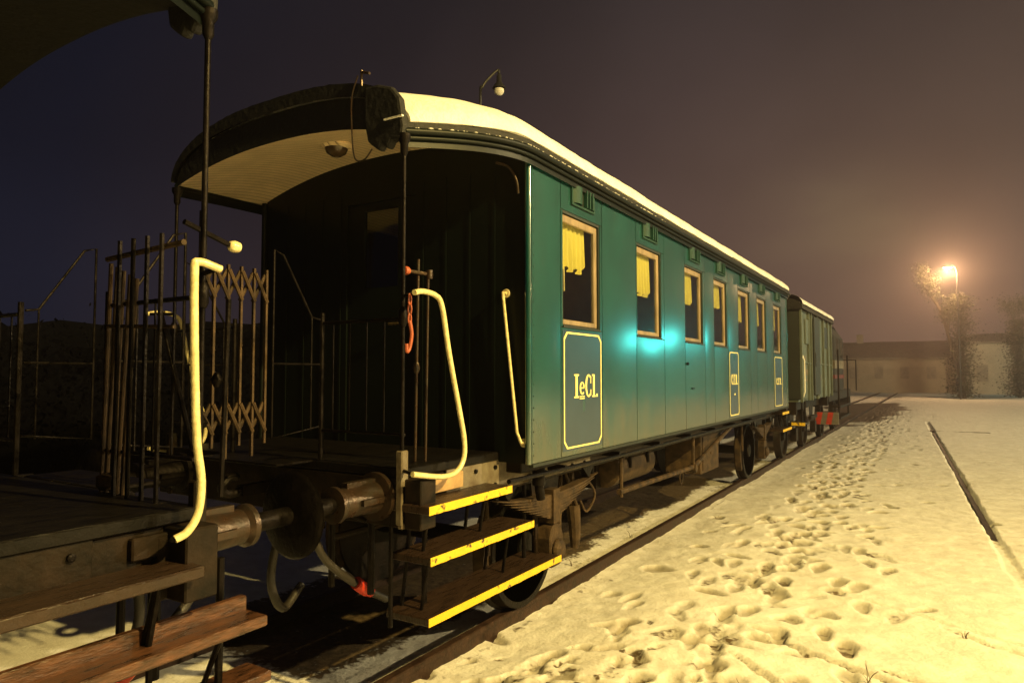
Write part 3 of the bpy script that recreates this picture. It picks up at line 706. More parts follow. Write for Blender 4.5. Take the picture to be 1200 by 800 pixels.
    # --- roof: hooded over the platforms, with canopy ceiling and snow
    def half(s):
        d = min(s, 1e9); 
        if s < plat: k = math.sin(math.pi/2*max(0, s)/plat)
        elif s > L-platfar: k = math.sin(math.pi/2*max(0, L-s)/platfar)
        else: k = 1
        return k
    sa = list(np.linspace(0, plat, 14))+list(np.linspace(plat, L-platfar, 16))[1:-1]+list(np.linspace(L-platfar, L, 14))
    NT = 40
    def outer(s, tau, off=0., inset=0.):
        k = half(s); hw = 1.035+(1.33-1.035)*k+off*.55-inset; ze = DZ*(1-k)+3.060+(3.155-3.060)*k; H = .31+(.375-.31)*k+off
        tt = math.sin(tau*math.pi/2); t_ = hw*tt; z_ = ze+H*(max(0, 1-abs(tt)**2.5))**(1/2.2)
        return (t_, s, z_)
    def inner(s, tau):
        k = half(s); hw = 1.030+(1.32-1.030)*k; ze = DZ*(1-k)+3.052+(3.150-3.052)*k; H = .135+(.20-.135)*k; tt = math.sin(tau*math.pi/2)
        return (hw*tt, s, ze+H*(1-abs(tt)**2.2))
    taus = np.linspace(-1, 1, NT+1)
    mb = nb(); mb.grid([[outer(s, t_) for t_ in taus] for s in sa])
    for s in (0, L): mb.grid([[outer(s, t_) for t_ in taus], [inner(s, t_) for t_ in taus]])
    rf = mb.build('roof', M['black'], root, smooth=True)
    mb = nb(); mb.grid([[inner(s, t_) for t_ in taus] for s in sa]); mb.build('ceiling', M['boards'] if near_fit.get('main') else M['black'], rf, smooth=True)
    # cornice mouldings following the eaves
    for sd in (-1, 1):
        for dz, rr_, dx in ((-.002, .020, .0), (-.036, .013, -.014)):
            mb = nb(); mb.tube([(sd*(abs(outer(s, 1)[0])+dx), s, outer(s, 1)[2]+dz) for s in sa], rr_, 10)
            mb.build('cornice', M['darkgreen'], rf, smooth=True)
        mb = nb(); mb.grid([[(sd*(abs(outer(s, 1)[0])-.026), s, outer(s, 1)[2]-.005), (sd*(abs(outer(s, 1)[0])-.026), s, outer(s, 1)[2]-.085)] for s in sa if s <= plat+.02 or s >= L-platfar-.02 or True])
        mb.build('eave_board', M['darkgreen'], rf)
    # snow blanket
    ss_ = list(np.linspace(.03, plat, 26))+list(np.linspace(plat, L-platfar, 90))[1:-1]+list(np.linspace(L-platfar, L-.03, 14))
    tz = np.linspace(-.925, .925, 52); P = []
    for s in ss_:
        row = []
        ee = min(1, (s-.0)/.08, (L-s)/.08)
        for j, t_ in enumerate(tz):
            edge_ = min(1, (.93-abs(t_))/.08)
            o_ = (.008+.040*math.sqrt(max(0, edge_)))*max(.25, ee)
            nz = noise.noise(Vector((s*2.2, t_*3, u0)))*.016+noise.noise(Vector((s*9, t_*9, u0)))*.009
            tw = t_*(1+.010*noise.noise(Vector((s*6, 3, sd)))) if abs(t_) > .9 else t_
            row.append(outer(s, max(-1, min(1, tw)), o_+nz))
        P.append(row)
    P2 = [[outer(s, t_, .002) for t_ in (tz[0], tz[-1])] for s in ss_]
    mb = nb(); mb.grid(P)
    for j, q in ((0, 0), (-1, 1)): mb.grid([[P[i][j], P2[i][q]] for i in range(len(ss_))])
    for i in (0, -1): mb.grid([P[i], [outer(ss_[i], t_, .0) for t_ in tz]])
    sn = mb.build('roof_snow', M['roofsnow'], rf, smooth=True)
    for e_s in (0.0,):
        A = []; 
        for j in range(61):
            tau = -.97+(.60+.97)*j/60; bmp = .006*noise.noise(Vector((j*.9, 2, u0)))
            o1 = outer(e_s, tau, .0); o2 = outer(e_s, tau, .085+bmp); A.append((o1, o2))
        mb = nb(); mb.grid([[(a[0], -.02, a[2]) for a, b in A], [(b[0], -.02, b[2]) for a, b in A], [(b[0], .07, b[2]) for a, b in A], [(a[0], .09, a[2]) for a, b in A]])
        mb.build('roof_rim', M['black'], rf)
    # crumbs of snow on the moulding
    mb = nb()
    for i in range(90):
        s = random.uniform(.05, plat+2.5); x_, y_, z_ = outer(s, 1); r_ = random.uniform(.004, .010)
        mb.lathe((x_+.008, s, z_+.014), 'z', [(-r_*.5, r_*.6), (0, r_*1.4), (r_*.6, r_*.6)], 6)
    mb.build('snow_crumb', M['roofsnow'], rf)
    # ceiling lamp
    mb = nb(); zc = inner(plat*.5, 0)[2]; mb.lathe((0.03, plat*.5, zc), 'z', [(.0, .10), (-.02, .105), (-.035, .085)], 24); ld = mb.build('ceiling_lamp', M['boards'], root, smooth=True)
    mb = nb(); mb.lathe((0.03, plat*.5, zc-.034), 'z', [(0, .078), (-.03, .066), (-.05, .035), (-.055, .005)], 24); mb.build('lamp_glass', mat('brown_tinted_lamp_glass', (.06, .04, .025), .15), ld, smooth=True)
    # --- platform fittings
    for e in (0, 1):
        ss = (lambda a: a) if e == 0 else (lambda a: L-a)
        pf = plat if e == 0 else platfar
        for sd in (-1, 1):
            mb = nb(); px = sd*1.03-(0 if sd > 0 else 0)
            mb.tube([(px, ss(.0), 1.20), (px, ss(.0), 3.03+DZ)], .0115, 10); mb.lathe((px, ss(0), 2.99+DZ), 'z', [(-.07, .012), (-.05, .022), (0, .022), (.02, .034), (.05, .036)], 12)
            mb.lathe((px, ss(0), 2.05), 'z', [(-.05, .016), (-.03, .024), (.03, .024), (.05, .016)], 10)
            mb.build('canopy_post', M['iron'], root, smooth=True)
            mb = nb(); mb.box(px-.022, px+.022, *sorted((ss(-.025), ss(.03))), .95, 1.34); mb.box(px-.02, px+.02, *sorted((ss(.0), ss(.26))), 1.09, 1.17) if sd > 0 else None
            mb.box(px-.012, px+.022, *sorted((ss(-.02), ss(.17))), .93, 1.16)
            mb.build('post_bracket', M['solebar'] if (e == 0 and sd == 1 and near_fit.get('main')) else M['under'], root, bevel=.006)
            # half railing of upright bars
            if e == 0 or sd == 1:
                mb = nb()
                a_, b_ = .40, 1.03
                mb.tube([(sd*a_, ss(.02), 1.25), (sd*a_, ss(.02), 2.10)], .014, 8)
                mb.tube([(sd*a_, ss(.02), 2.04), (sd*b_, ss(.02), 2.04)], .010, 8); mb.tube([(sd*a_, ss(.02), 1.42), (sd*b_, ss(.02), 1.42)], .009, 8)
                for q in range(5): x_ = a_+.13*(q+.7); mb.tube([(sd*x_, ss(.02), 1.41), (sd*x_, ss(.02), 2.05)], .005, 6) if x_ < 1.0 else None
                mb.build('end_railing', M['iron'], root)
        for sd in (-1, 1):     # swing guards of the gangway
            if e == 0:
                mb = nb(); x_ = sd*.40; g1 = -.33
                mb.tube([(x_, ss(.0), 2.06), (x_, ss(-.06), 2.07), (x_, ss(-.27), 2.40), (x_, ss(g1), 2.42), (x_, ss(g1), 1.40), (x_, ss(0), 1.44)], .0065, 8)
                mb.tube([(x_, ss(-.06), 2.07), (x_, ss(-.06), 1.42)], .005, 8); mb.tube([(x_, ss(g1), 1.80), (x_, ss(0), 1.80)], .006, 6)
                mb.build('gangway_guard', M['iron'], root)
        if e == 0:
            mb = nb(); mb.box(-.36, .36, ss(-.26), ss(.0), 1.235, 1.25); mb.build('gangway_plate', M['iron'], root, bevel=.004)
            # furled canvas bundle at the corner of the hood
            mb = nb(); 
            Pp = [(1.05, 3.08), (1.02, 3.24), (.96, 3.31), (.86, 3.345), (.76, 3.35), (.76, 3.16), (.79, 3.03), (.83, 3.00), (.88, 2.965), (.90, 3.0), (.94, 2.965), (.97, 3.01), (1.04, 3.0)]
            nf = len(Pp); mb.prism([(p_[0], p_[1]+DZ) for p_ in Pp], 'y', ss(-.035), ss(.02))
            cb = mb.build('canvas_bundle', M['black'], root, bevel=.02, seg=2)
            if near_fit.get('main'):
                mb = nb(); mb.tube(curve([(.72, ss(-.04), 3.42), (.68, ss(-.045), 3.30), (.685, ss(-.045), 3.10), (.71, ss(-.045), 2.95), (.78, ss(-.045), 2.93), (.84, ss(-.045), 2.98)], 6), .0045, 6)
                mb.tube([(.74, ss(-.03), 3.36), (.74, ss(-.03), 3.45)], .008); mb.tube([(.74, ss(-.03), 3.44), (.80, ss(-.03), 3.42)], .008)
                mb.build('wire', M['ironlite'], cb)
                mb = nb(); mb.box(.92, 1.05, *sorted((ss(-.045), ss(-.03))), 3.125, 3.133); mb.build('snow_ledge', M['roofsnow'], cb)
        # entrance handrails
        if e == 0: pts = near_fit['handrail']
        else: pts = [(1.17, L-.06, 1.95), (1.17, L-.16, 1.97), (1.17, L-.22, 1.85), (1.17, L-.12, 1.45), (1.17, L-.10, 1.30), (1.17, L-.18, 1.22), (1.17, L-.45, 1.17)]
        for sd in ((1, -1) if e == 0 else (1,)):
            mb = nb(); mb.tube(curve([(sd*p_[0], p_[1], p_[2]) for p_ in pts], 6), .0148, 12); hr_ = mb.build('handrail', M['cream'], root, smooth=True)
            if e == 0:
                for pe in (pts[0], pts[-1]):
                    MB(T).tube([(sd*1.035, 0.0, pe[2]), (sd*pe[0], pe[1]+.01, pe[2])], .010, 8).build('rail_bracket', M['iron'], hr_)
        if e == 0:
            mb = nb(); wx = 1.10; w2 = 1.235; q = ss(pf-.045)
            mb.tube([(wx, ss(pf), 2.265), (wx, q, 2.265), (wx+.005, q, 2.22), (w2-.03, q, 1.38), (w2, q, 1.315), (w2, ss(pf), 1.31)], .0105, 10)
            mb.lathe((wx, ss(pf), 2.265), 'y', [(-.0*1, .03), (-.012*(1 if e == 0 else -1), .028)], 12); mb.lathe((w2, ss(pf), 1.31), 'y', [(0, .03), (-.012, .028)], 12)
            mb.build('wall_handrail', M['cream'], root, smooth=True)
            # curved bracket under the canopy corner
            mb = nb(); mb.tube(curve([(1.20, ss(pf-.02), 2.90), (1.19, ss(pf-.03), 2.99), (1.15, ss(pf-.06), 3.07), (1.08, ss(pf-.10), 3.10)], 6), .009, 8); mb.build('roof_bracket', M['ironlite'], root, smooth=True)
            near_fit['extra'](nb, root, ss, M)
        # steps
        stp = near_fit['steps'] if e == 0 else [(1.20, 1.07, L-.72, L-.10, .26, 'y'), (1.25, .79, L-1.0, L-.15, .26, 'y')]
        sides = (1,) 
        for (xf, zt, a_, b_, dep, kind) in stp:
            mb = nb(); mb.box(xf-dep, xf, a_, b_, zt-.042, zt)
            if kind == 'L': mb.box(xf-dep-.035, xf-dep, a_, b_, zt-.10, zt+.055)
            st_ = mb.build('step', M['woodred'] if kind in 'Lb' else M['wood'], root, bevel=.006)
            if kind == 'y':
                mb = nb(); n = 26; x_ = xf+.0015
                for i in range(n):     # painted nosing, its lower edge worn
                    y0_, y1_ = a_+(b_-a_)*i/n+.0, a_+(b_-a_)*(i+1)/n
                    l0 = zt-.043+(.0035*noise.noise(Vector((i*.9, xf*9, 0)))); l1 = zt-.043+(.0035*noise.noise(Vector(((i+1)*.9, xf*9, 0))))
                    mb.hexa([(xf, y0_, l0), (x_+.001, y0_, l0), (x_+.001, y1_, l1), (xf, y1_, l1), (xf, y0_, zt+.0015), (x_+.001, y0_, zt+.0015), (x_+.001, y1_, zt+.0015), (xf, y1_, zt+.0015)])
                mb.build('yellow_nosing', M['yellow'], st_)
        if e == 0 or True:
            mb = nb()
            for k_ in range(len(stp)):
                xf, zt, a_, b_, dep, kind = stp[k_]; ztop = 1.05 if k_ == 0 else stp[k_-1][1]-.045
                lo = a_ if k_ == 0 else max(a_, stp[k_-1][2]); hi = b_ if k_ == 0 else min(b_, stp[k_-1][3])
                for yy in (lo+.10, hi-.10):
                    if k_ > 0: mb.tube([(xf-.13, yy, zt), (stp[k_-1][0]-.13, yy, ztop)], .010, 8); mb.tube([(xf-dep+.03, yy, zt), (stp[k_-1][0]-dep+.02, yy, ztop)], .011, 8)
                    mb.box(.9, xf-dep+.03, yy-.02, yy+.02, zt-.062, zt-.043)
            mb.tube([(.95, stp[-1][2]+.2, stp[-1][1]-.05), (.95, stp[-1][2]+.2, 1.0)], .016); mb.tube([(.95, stp[-1][3]-.2, stp[-1][1]-.05), (.95, stp[-1][3]-.2, 1.0)], .016)
            mb.tube([(.95, stp[0][2]+.03, 1.0), (.95, stp[0][2]+.03, stp[-1][1]-.05)], .012); mb.build('step_hanger', M['iron'], root)
    return root, T

W = [(4.19, 4.79), (5.59, 6.19), (6.95, 7.57), (8.06, 8.62), (9.24, 9.88), (10.38, 11.0), (11.62, 12.24)]
CUTS = [4.148, 4.838, 5.56, 6.285, 6.93, 7.66, 8.04, 8.69, 9.215, 9.93, 10.35, 11.05, 11.58, 12.30]
def extra_main(nb, root, ss, M):
    # brake and tap pipes with a red-tipped lever
    mb = nb(); mb.tube([(.93, ss(.23), 1.25), (.945, ss(.23), 2.40)], .009, 8); mb.tube([(.98, ss(.26), 1.25), (.985, ss(.27), 2.32)], .008, 8); mb.tube([(.93, ss(.16), 2.325), (.99, ss(.30), 2.315)], .011, 8)
    mb.lathe((.985, ss(.28), 2.315), 'z', [(-.025, .02), (.025, .02)], 10); mb.lathe((.935, ss(.23), 1.78), 'z', [(-.03, .014), (0, .022), (.03, .014)], 8)
    br = mb.build('brake_stand', M['ironlite'], root, smooth=True)
    mb = nb(); mb.lathe((.93, ss(.145), 2.325), 'y', [(-.022, .008), (-.018, .02), (0, .025), (.018, .018), (.022, .006)], 12); mb.build('lever_knob', M['orange'], br, smooth=True)
    # safety chain with hook
    mb = nb(); x_, y_ = 1.14, ss(-.075)
    for i in range(3):
        z0 = 2.13-.05*i
        for k in range(8):
            t0, t1 = 2*math.pi*k/8, 2*math.pi*(k+1)/8
            f = (lambda t_: (x_+(.011*math.sin(t_) if i % 2 else 0), y_+(0 if i % 2 else .011*math.sin(t_)), z0+.03*math.cos(t_)))
            mb.tube([f(t0), f(t1)], .0045, 6)
    mb.tube(curve([(x_, y_, 2.02), (x_+.005, y_+.01, 1.95), (x_, y_, 1.88), (x_-.0, y_-.02, 1.86), (x_, y_-.025, 1.90)], 5), .010, 8)
    mb.build('safety_chain', M['orange'], root, smooth=True)
    mb = nb(); mb.box(1.04, 1.06, ss(.16), ss(.52), 1.08, 1.175); mb.build('wooden_packing', mat('plain_pale_wood', (.42, .27, .13), .6, var=.3), root, bevel=.004)
main_steps = [(1.23, 1.065, -.02, .79, .27, 'y'), (1.19, .788, .045, 1.13, .27, 'y'), (1.14, .452, .095, 1.61, .30, 'y')]
main_fit = dict(main=True, axle=1.70, cuts=CUTS, steps=main_steps,
    handrail=[(1.19, -.10, 2.16), (1.18, -.02, 2.175), (1.18, .085, 2.165), (1.18, .145, 2.11), (1.18, .21, 1.86), (1.18, .30, 1.57), (1.18, .355, 1.38), (1.18, .35, 1.27), (1.18, .28, 1.205), (1.18, .15, 1.195), (1.17, -.08, 1.235)], extra=extra_main)
root, _ = make_coach(2.80, 1, .935, 9.02, .68, 'dark green passenger coach with seven curtained windows, lettered panels and an open end platform', W, main_fit, 'old passenger coaches of the train')

# lettered panels with lining on the near side
def lined_panel(y0, y1, z0, z1, txt, ty0, ty1, tz, th_, star=None, c=.045, lw=.012):
    x = XC+HWB
    mb = MB(); P = [(y0+.004, z0+.004), (y1-.004, z0+.004), (y1-.004, z1-.004), (y0+.004, z1-.004)]
    mb.prism(P, 'x', x-.001, x+.003); p = mb.build('class_panel', M['panelblue'], root)
    def octo(i):
        a, b, d, e_ = y0+i, y1-i, z0+i, z1-i; k = c
        pts = [(a+k, d), (b-k, d), (b, d+k), (b, e_-k), (b-k, e_), (a+k, e_), (a, e_-k), (a, d+k)]; return pts
    A, B = octo(.018), octo(.018+lw); mb = MB()
    for i in range(8):
        j = (i+1) % 8; mb.prism([A[i], A[j], B[j], B[i]], 'x', x+.003, x+.0055)
    mb.build('lining', M['line'], p)
    text_on_side(txt, x+.003, ty0, ty1, tz, th_, M['line'], p)
    if star: text_on_side('*', x+.003, star[0], star[1], star[2], star[3], M['line'], p)
lined_panel(4.165, 4.825, 1.21, 2.055, 'IeCl.', 4.34, 4.735, 1.575, .168)
lined_panel(8.70, 9.205, 1.20, 2.04, 'C.F.R.', 8.80, 9.12, 1.61, .13, (8.94, 9.0, 1.47, .08), c=.03)
lined_panel(11.60, 12.29, 1.20, 2.04, 'C.F.R.', 11.74, 12.16, 1.57, .11, None, c=.03)

# neighbouring coach at the left of the picture, seen only by its end platform
def extra_left(nb, root, ss, M):
    # concertina gate across the passage
    lat = nb(); x_ = .40
    ys_ = [-.80+.078*i for i in range(6)]
    for i, yy in enumerate(ys_):
        lat.box(x_-.008, x_+.008, ss(yy)-.006, ss(yy)+.006, 1.38-(.06 if i % 2 else 0), 2.30)
    for zc in (2.20, 1.52):
        for i in range(len(ys_)-1):
            for d in (1, -1):
                a_ = (x_+.010*d, ss(ys_[i]), zc-.075*d); b_ = (x_+.010*d, ss(ys_[i+1]), zc+.075*d); lat.tube([a_, b_], .010, 6)
    lat.build('lattice_gate', M['underlite'], root)
    lat = nb()
    for i, yy in enumerate([0.0, .03, -.04, -.10, -.17]):
        lat.tube([(x_+.04*i, ss(.03+.0*i), 1.24), (x_+.03+.05*i, ss(.03), 2.22-.02*i)], .009, 8)
    lat.tube([(.40, ss(.03), 2.24), (.95, ss(.03), 2.26)], .012, 8); lat.tube([(.42, ss(.03), 1.95), (.9, ss(.03), 1.93)], .008, 8)
    lat.lathe((.48, ss(.05), 1.29), 'z', [(-.03, .02), (-.01, .04), (.03, .04), (.04, .02)], 10)
    lat.build('folded_gate', M['underlite'], root)
    mb = nb(); mb.tube([(.87, ss(-.1), 1.25), (.87, ss(-.1), 2.42)], .012, 8); mb.tube([(.87, ss(-.02), 2.36), (.86, ss(-.24), 2.30)], .012, 8)
    mb.tube([(.97, ss(-.14), 1.25), (.985, ss(-.15), 2.05)], .01, 8); mb.lathe((.9, ss(-.16), 1.72), 'z', [(-.03, .01), (0, .026), (.03, .01)], 10)
    br = mb.build('brake_stand', M['iron'], root, smooth=True)
    mb = nb(); mb.lathe((.86, ss(-.262), 2.297), 'y', [(-.03, .008), (-.022, .022), (0, .027), (.02, .022), (.028, .012)], 14); mb.build('lever_knob', M['cream'], br, smooth=True)
    mb = nb(); mb.tube([(.80, ss(.03), 2.0), (.99, ss(.0), 1.45)], .010); mb.lathe((.93, ss(-.07), 1.55), 'z', [(-.03, .01), (0, .03), (.03, .01)], 8)
    for i in range(4): mb.tube([(.55+.1*i, ss(.06), 1.24), (.55+.1*i, ss(.06), 2.3)], .010, 6)
    mb.build('stanchion', M['iron'], root)
    mb = nb(); mb.tube(curve([(.66, ss(-.02), 1.13), (.62, ss(-.07), 1.17), (.64, ss(-.10), 1.10), (.60, ss(-.05), 1.06)], 5), .016, 8); mb.build('red_strap', M['red'], root, smooth=True)
left_steps = [(1.23, 1.07, .10, .95, .20, 'd'), (1.16, .79, -.23, 1.6, .13, 'L'), (1.03, .50, -.36, 1.7, .16, 'b')]
left_fit = dict(dz=.14, axle=1.9, cuts=[1.62+(c-2.80) for c in CUTS], steps=left_steps,
    handrail=[(1.18, .03, 2.135), (1.18, .12, 2.15), (1.18, .135, 2.10), (1.18, .125, 1.75), (1.18, .11, 1.50), (1.18, .09, 1.36), (1.18, .10, 1.25), (1.18, .14, 1.19), (1.17, .18, 1.17)], extra=extra_left)
WL = [(1.62+(a-2.80), 1.62+(b-2.80)) for a, b in W]
make_coach(1.62, -1, .935, 9.02, .68, 'dark coach end at the left edge with lattice gate, reddish worn steps and white-knobbed lever', WL, left_fit, 'old passenger coaches of the train')

# ------------------------------------------------------------------ goods wagon
def make_wagon():
    y0, y1 = 14.15, 18.9; xr = -2.15; xl = 2*XC-xr; zt = 3.02
    w_ = thing('goods_wagon', (XC, (y0+y1)/2, 0), 'grey green covered goods wagon coupled behind the green coach', 'goods wagon')
    for ya, yb in ((y0, y0+.06), (y1-.06, y1)): MB().box(xl, xr, ya, yb, 1.25, zt).build('end_wall', M['wagonend'], w_, bevel=.01)
    mb = MB(); mb.box(xr-.05, xr, y0+.06, y1-.06, 1.25, zt).box(xl, xl+.05, y0+.06, y1-.06, 1.25, zt); mb.box(xl+.05, xr-.05, y0+.06, y1-.06, 1.2, 1.26)
    sw = mb.build('side_wall', M['wagon'], w_)
    mb = MB()
    for yy in (y0+.03, 15.15, 15.5, 16.3, 16.45, 17.4, 18.2, y1-.03): mb.box(xr, xr+.045, yy-.035, yy+.035, 1.2, zt)
    mb.box(xr, xr+.03, y0, y1, 1.95, 1.975)
    mb.build('frame_rib', M['wagon'], sw, bevel=.004)
    mb = MB(); mb.box(xr+.05, xr+.085, 15.55, 16.35, 1.3, 2.95); d = mb.build('sliding_door', M['wagonend'], w_, bevel=.006)
    mb = MB(); mb.box(xr+.086, xr+.10, 15.62, 15.66, 1.9, 2.2); mb.build('door_handle', M['ironlite'], d)
    for yy in (14.75, 17.6):
        mb = MB(); mb.box(xr+.001, xr+.03, yy, yy+.5, 2.35, 2.85); v = mb.build('vent_hatch', M['wagonend'] if yy > 17 else M['wagon'], w_, bevel=.004)
    mb = MB()
    for (a, b, c, d_) in ((14.75, 14.92, 2.02, 2.12), (14.75, 14.88, 1.90, 1.98), (14.72, 15.1, 1.72, 1.84), (14.78, 15.02, 1.60, 1.66), (17.0, 17.1, 1.95, 2.1), (17.0, 17.1, 1.6, 1.72)):
        mb.box(xr+.001, xr+.004, a, b, c, d_)
    mb.build('painted_mark', M['solebar'], sw)
    P = []; 
    for yy in (y0-.12, y1+.12):
        P.append([(XC+(xr-XC+.08)*math.sin(t), yy, zt-.02+.30*math.cos(t)**.6 if abs(t) < 1.57 else zt-.02) for t in np.linspace(-math.pi/2, math.pi/2, 25)])
    mb = MB(); mb.grid(P); 
    for row in P: mb.add(row, [tuple(range(25))])
    rf = mb.build('roof', M['black'], w_, smooth=True)
    Q = []
    for yy in np.linspace(y0-.1, y1+.1, 30):
        Q.append([(XC+(xr-XC+.09)*math.sin(t), yy, zt+.02+.36*math.cos(t)**.6+.01*noise.noise(Vector((yy*3, t*3, 1)))) for t in np.linspace(-1.52, 1.52, 31)])
    MB().grid(Q).build('roof_snow', M['roofsnow'], rf, smooth=True)
    mb = MB(); mb.box(XC-1.0, XC-.92, y0, y1, .98, 1.2).box(XC+.92, XC+1.0, y0, y1, .98, 1.2); mb.box(XC-1.2, XC+1.2, y0-.02, y0+.1, .95, 1.2); mb.box(XC-1.2, XC+1.2, y1-.1, y1+.02, .95, 1.2)
    mb.build('underframe', M['under'], w_, bevel=.006)
    for yy in (15.2, 17.9):
        for sd in (-1, 1):
            mb = MB(); mb.lathe((XC+sd*.7175, yy, .46), 'x', [(-.065*sd, .05), (-.065*sd, .485), (-.035*sd, .462), (.065*sd, .455), (.065*sd, .40), (.01*sd, .38), (.01*sd, .12), (.08*sd, .1)], 32); mb.build('wheel', M['under'], w_, smooth=True)
            mb = MB(); mb.box(XC+sd*.98-.06, XC+sd*.98+.06, yy-.12, yy+.12, .36, .62); mb.box(XC+sd*.98-.035, XC+sd*.98+.035, yy-.5, yy+.5, .68, .76); mb.prism([(yy-.3, .98), (yy+.3, .98), (yy+.12, .4), (yy-.12, .4)], 'x', XC+sd*.93, XC+sd*.94); mb.build('axle_box', M['under'], w_, bevel=.01)
    for e, yy, k in ((0, y0, -1), (1, y1, 1)):
        for sd in (-1, 1):
            mb = MB(); mb.lathe((XC+sd*.875, yy, 1.07), 'y', [(0, .12), (k*.05, .12), (k*.06, .07), (k*.30, .07), (k*.31, .17), (k*.33, .18), (k*.34, .1)], 20); mb.build('buffer', M['iron'], w_, smooth=True)
    mb = MB(); mb.box(xr-.2, xr+.04, 14.35, 14.85, .75, .79); mb.tube([(xr-.02, 14.4, .78), (xr-.02, 14.4, 1.2)], .015); mb.tube([(xr-.02, 14.8, .78), (xr-.02, 14.8, 1.2)], .015); mb.build('step', M['iron'], w_)
    MB().box(xr-.2, xr+.045, 14.30, 14.34, .74, .80).build('yellow_nosing', M['yellow'], w_)
    mb = MB(); mb.tube([(xr+.04, 14.22, 1.3), (xr+.07, 14.22, 1.4), (xr+.07, 14.22, 2.0), (xr+.04, 14.22, 2.1)], .014); mb.build('handrail', M['white'], w_)
make_wagon()

# ------------------------------------------------------------------ locomotive beyond the wagon
def make_loco():
    l = thing('locomotive', (XC, 22, 0), 'small dark blue and red locomotive at the head of the train', 'locomotive')
    xr = -2.2; xl = 2*XC-xr
    MB().box(xl+.1, xr-.1, 19.8, 25.2, 1.0, 1.25).build('frame', M['locoblue'], l, bevel=.02)
    mb = MB(); mb.prism([(xl, 1.25), (xr, 1.25), (xr, 2.75), (xr-.25, 3.15), (XC, 3.28), (xl+.25, 3.15), (xl, 2.75)], 'y', 20.2, 22.4); cab = mb.build('cab', M['locoblue'], l, bevel=.04)
    MB().box(xl-.004, xr+.006, 20.19, 22.41, 1.9, 2.12).build('white_band', M['solebar'], cab)
    MB().box(xl-.003, xr+.005, 20.19, 22.41, 1.62, 1.72).build('red_band', mat('dull_red_band', (.12, .012, .01), .6), cab)
    mb = MB(); 
    for yy in (20.45, 21.45): mb.box(xr-.01, xr+.008, yy, yy+.7, 2.2, 2.72)
    mb.box(XC-.9, XC-.15, 20.185, 20.2, 2.2, 2.72).box(XC+.15, XC+.9, 20.185, 20.2, 2.2, 2.72)
    mb.build('cab_window', M['glass'], cab)
    MB().box(XC-.8, XC+.8, 22.4, 25.0, 1.25, 2.5).build('engine_hood', M['locoblue'], l, bevel=.06)
    mb = MB(); mb.box(xl+.15, xr-.1, 25.2, 25.32, .7, 1.25); bb = mb.build('buffer_beam', M['locoblue'], l, bevel=.01)
    mb = MB(); mb.box(xr-.45, xr+.12, 19.72, 19.78, .42, .74); mb.build('warning_board', M['concrete'], l)
    mb = MB()
    for i in range(2): x_ = xr-.45+.26*i; mb.prism([(x_, .422), (x_+.13, .422), (x_+.19, .738), (x_+.06, .738)], 'y', 19.715, 19.72)
    mb.build('warning_stripe', M['red'], l)
    mb = MB(); mb.box(xr-.1, xr+.14, 20.0, 22.6, .55, .60).box(xr-.1, xr+.14, 20.0, 22.6, .85, .90); mb.build('step', M['under'], l)
    mb = MB(); mb.tube([(xr+.09, 20.15, .6), (xr+.09, 20.15, 2.4)], .022); mb.tube([(xr+.09, 22.5, .6), (xr+.09, 22.5, 2.3)], .022); mb.tube([(xr+.1, 25.1, 1.2), (xr+.1, 25.1, 2.2), (xr-.6, 25.1, 2.2)], .02)
    mb.build('handrail', M['under'], l)
    for yy in (21, 24):
        for sd in (-1, 1): 
            mb = MB(); mb.lathe((XC+sd*.7175, yy, .46), 'x', [(-.065*sd, .05), (-.065*sd, .485), (-.035*sd, .462), (.065*sd, .455), (.065*sd, .40), (.01*sd, .38), (.01*sd, .12), (.08*sd, .1)], 28); mb.build('wheel', M['under'], l, smooth=True)
    P = [[(XC+(xr-XC+.05)*math.sin(t), yy, 2.88+.44*math.cos(t)) for t in np.linspace(-1.1, 1.1, 15)] for yy in (20.1, 21.3, 22.5)]
    MB().grid(P).build('roof_snow', M['roofsnow'], cab, smooth=True)
make_loco()

# ------------------------------------------------------------------ gooseneck lamp behind the coach
def goose():
    bx, by, z = -7.85, 11.55, 7.72
    t = thing('street_lamp', (bx, by, gz(bx, by)), 'unlit gooseneck lamp with conical hood rising above the coach roof', 'street lamp')
    pts = curve([(bx, by, gz(bx, by)-.05), (bx, by, 4), (bx, by, z-.35), (bx+.04, by+.02, z-.02), (bx+.18, by+.08, z+.18), (bx+.32, by+.18, z+.34), (bx+.34, by+.19, z+.26)], 6)
    MB().tube(pts, .028, 8).build('pole', M['hood'], t, smooth=True)
    c = (bx+.34, by+.19, z+.02)
    MB().lathe(c, 'z', [(.24, .02), (.2, .05), (.06, .055), (.03, .08), (-.05, .135), (-.07, .14), (-.075, .13), (-.04, .11)], 20).build('hood', M['hood'], t, smooth=True)
    MB().lathe((c[0], c[1], c[2]-.06), 'z', [(0, .05), (-.03, .10), (-.09, .105), (-.14, .07), (-.16, .02)], 20).build('globe', M['bulbglass'], t, smooth=True)
goose()

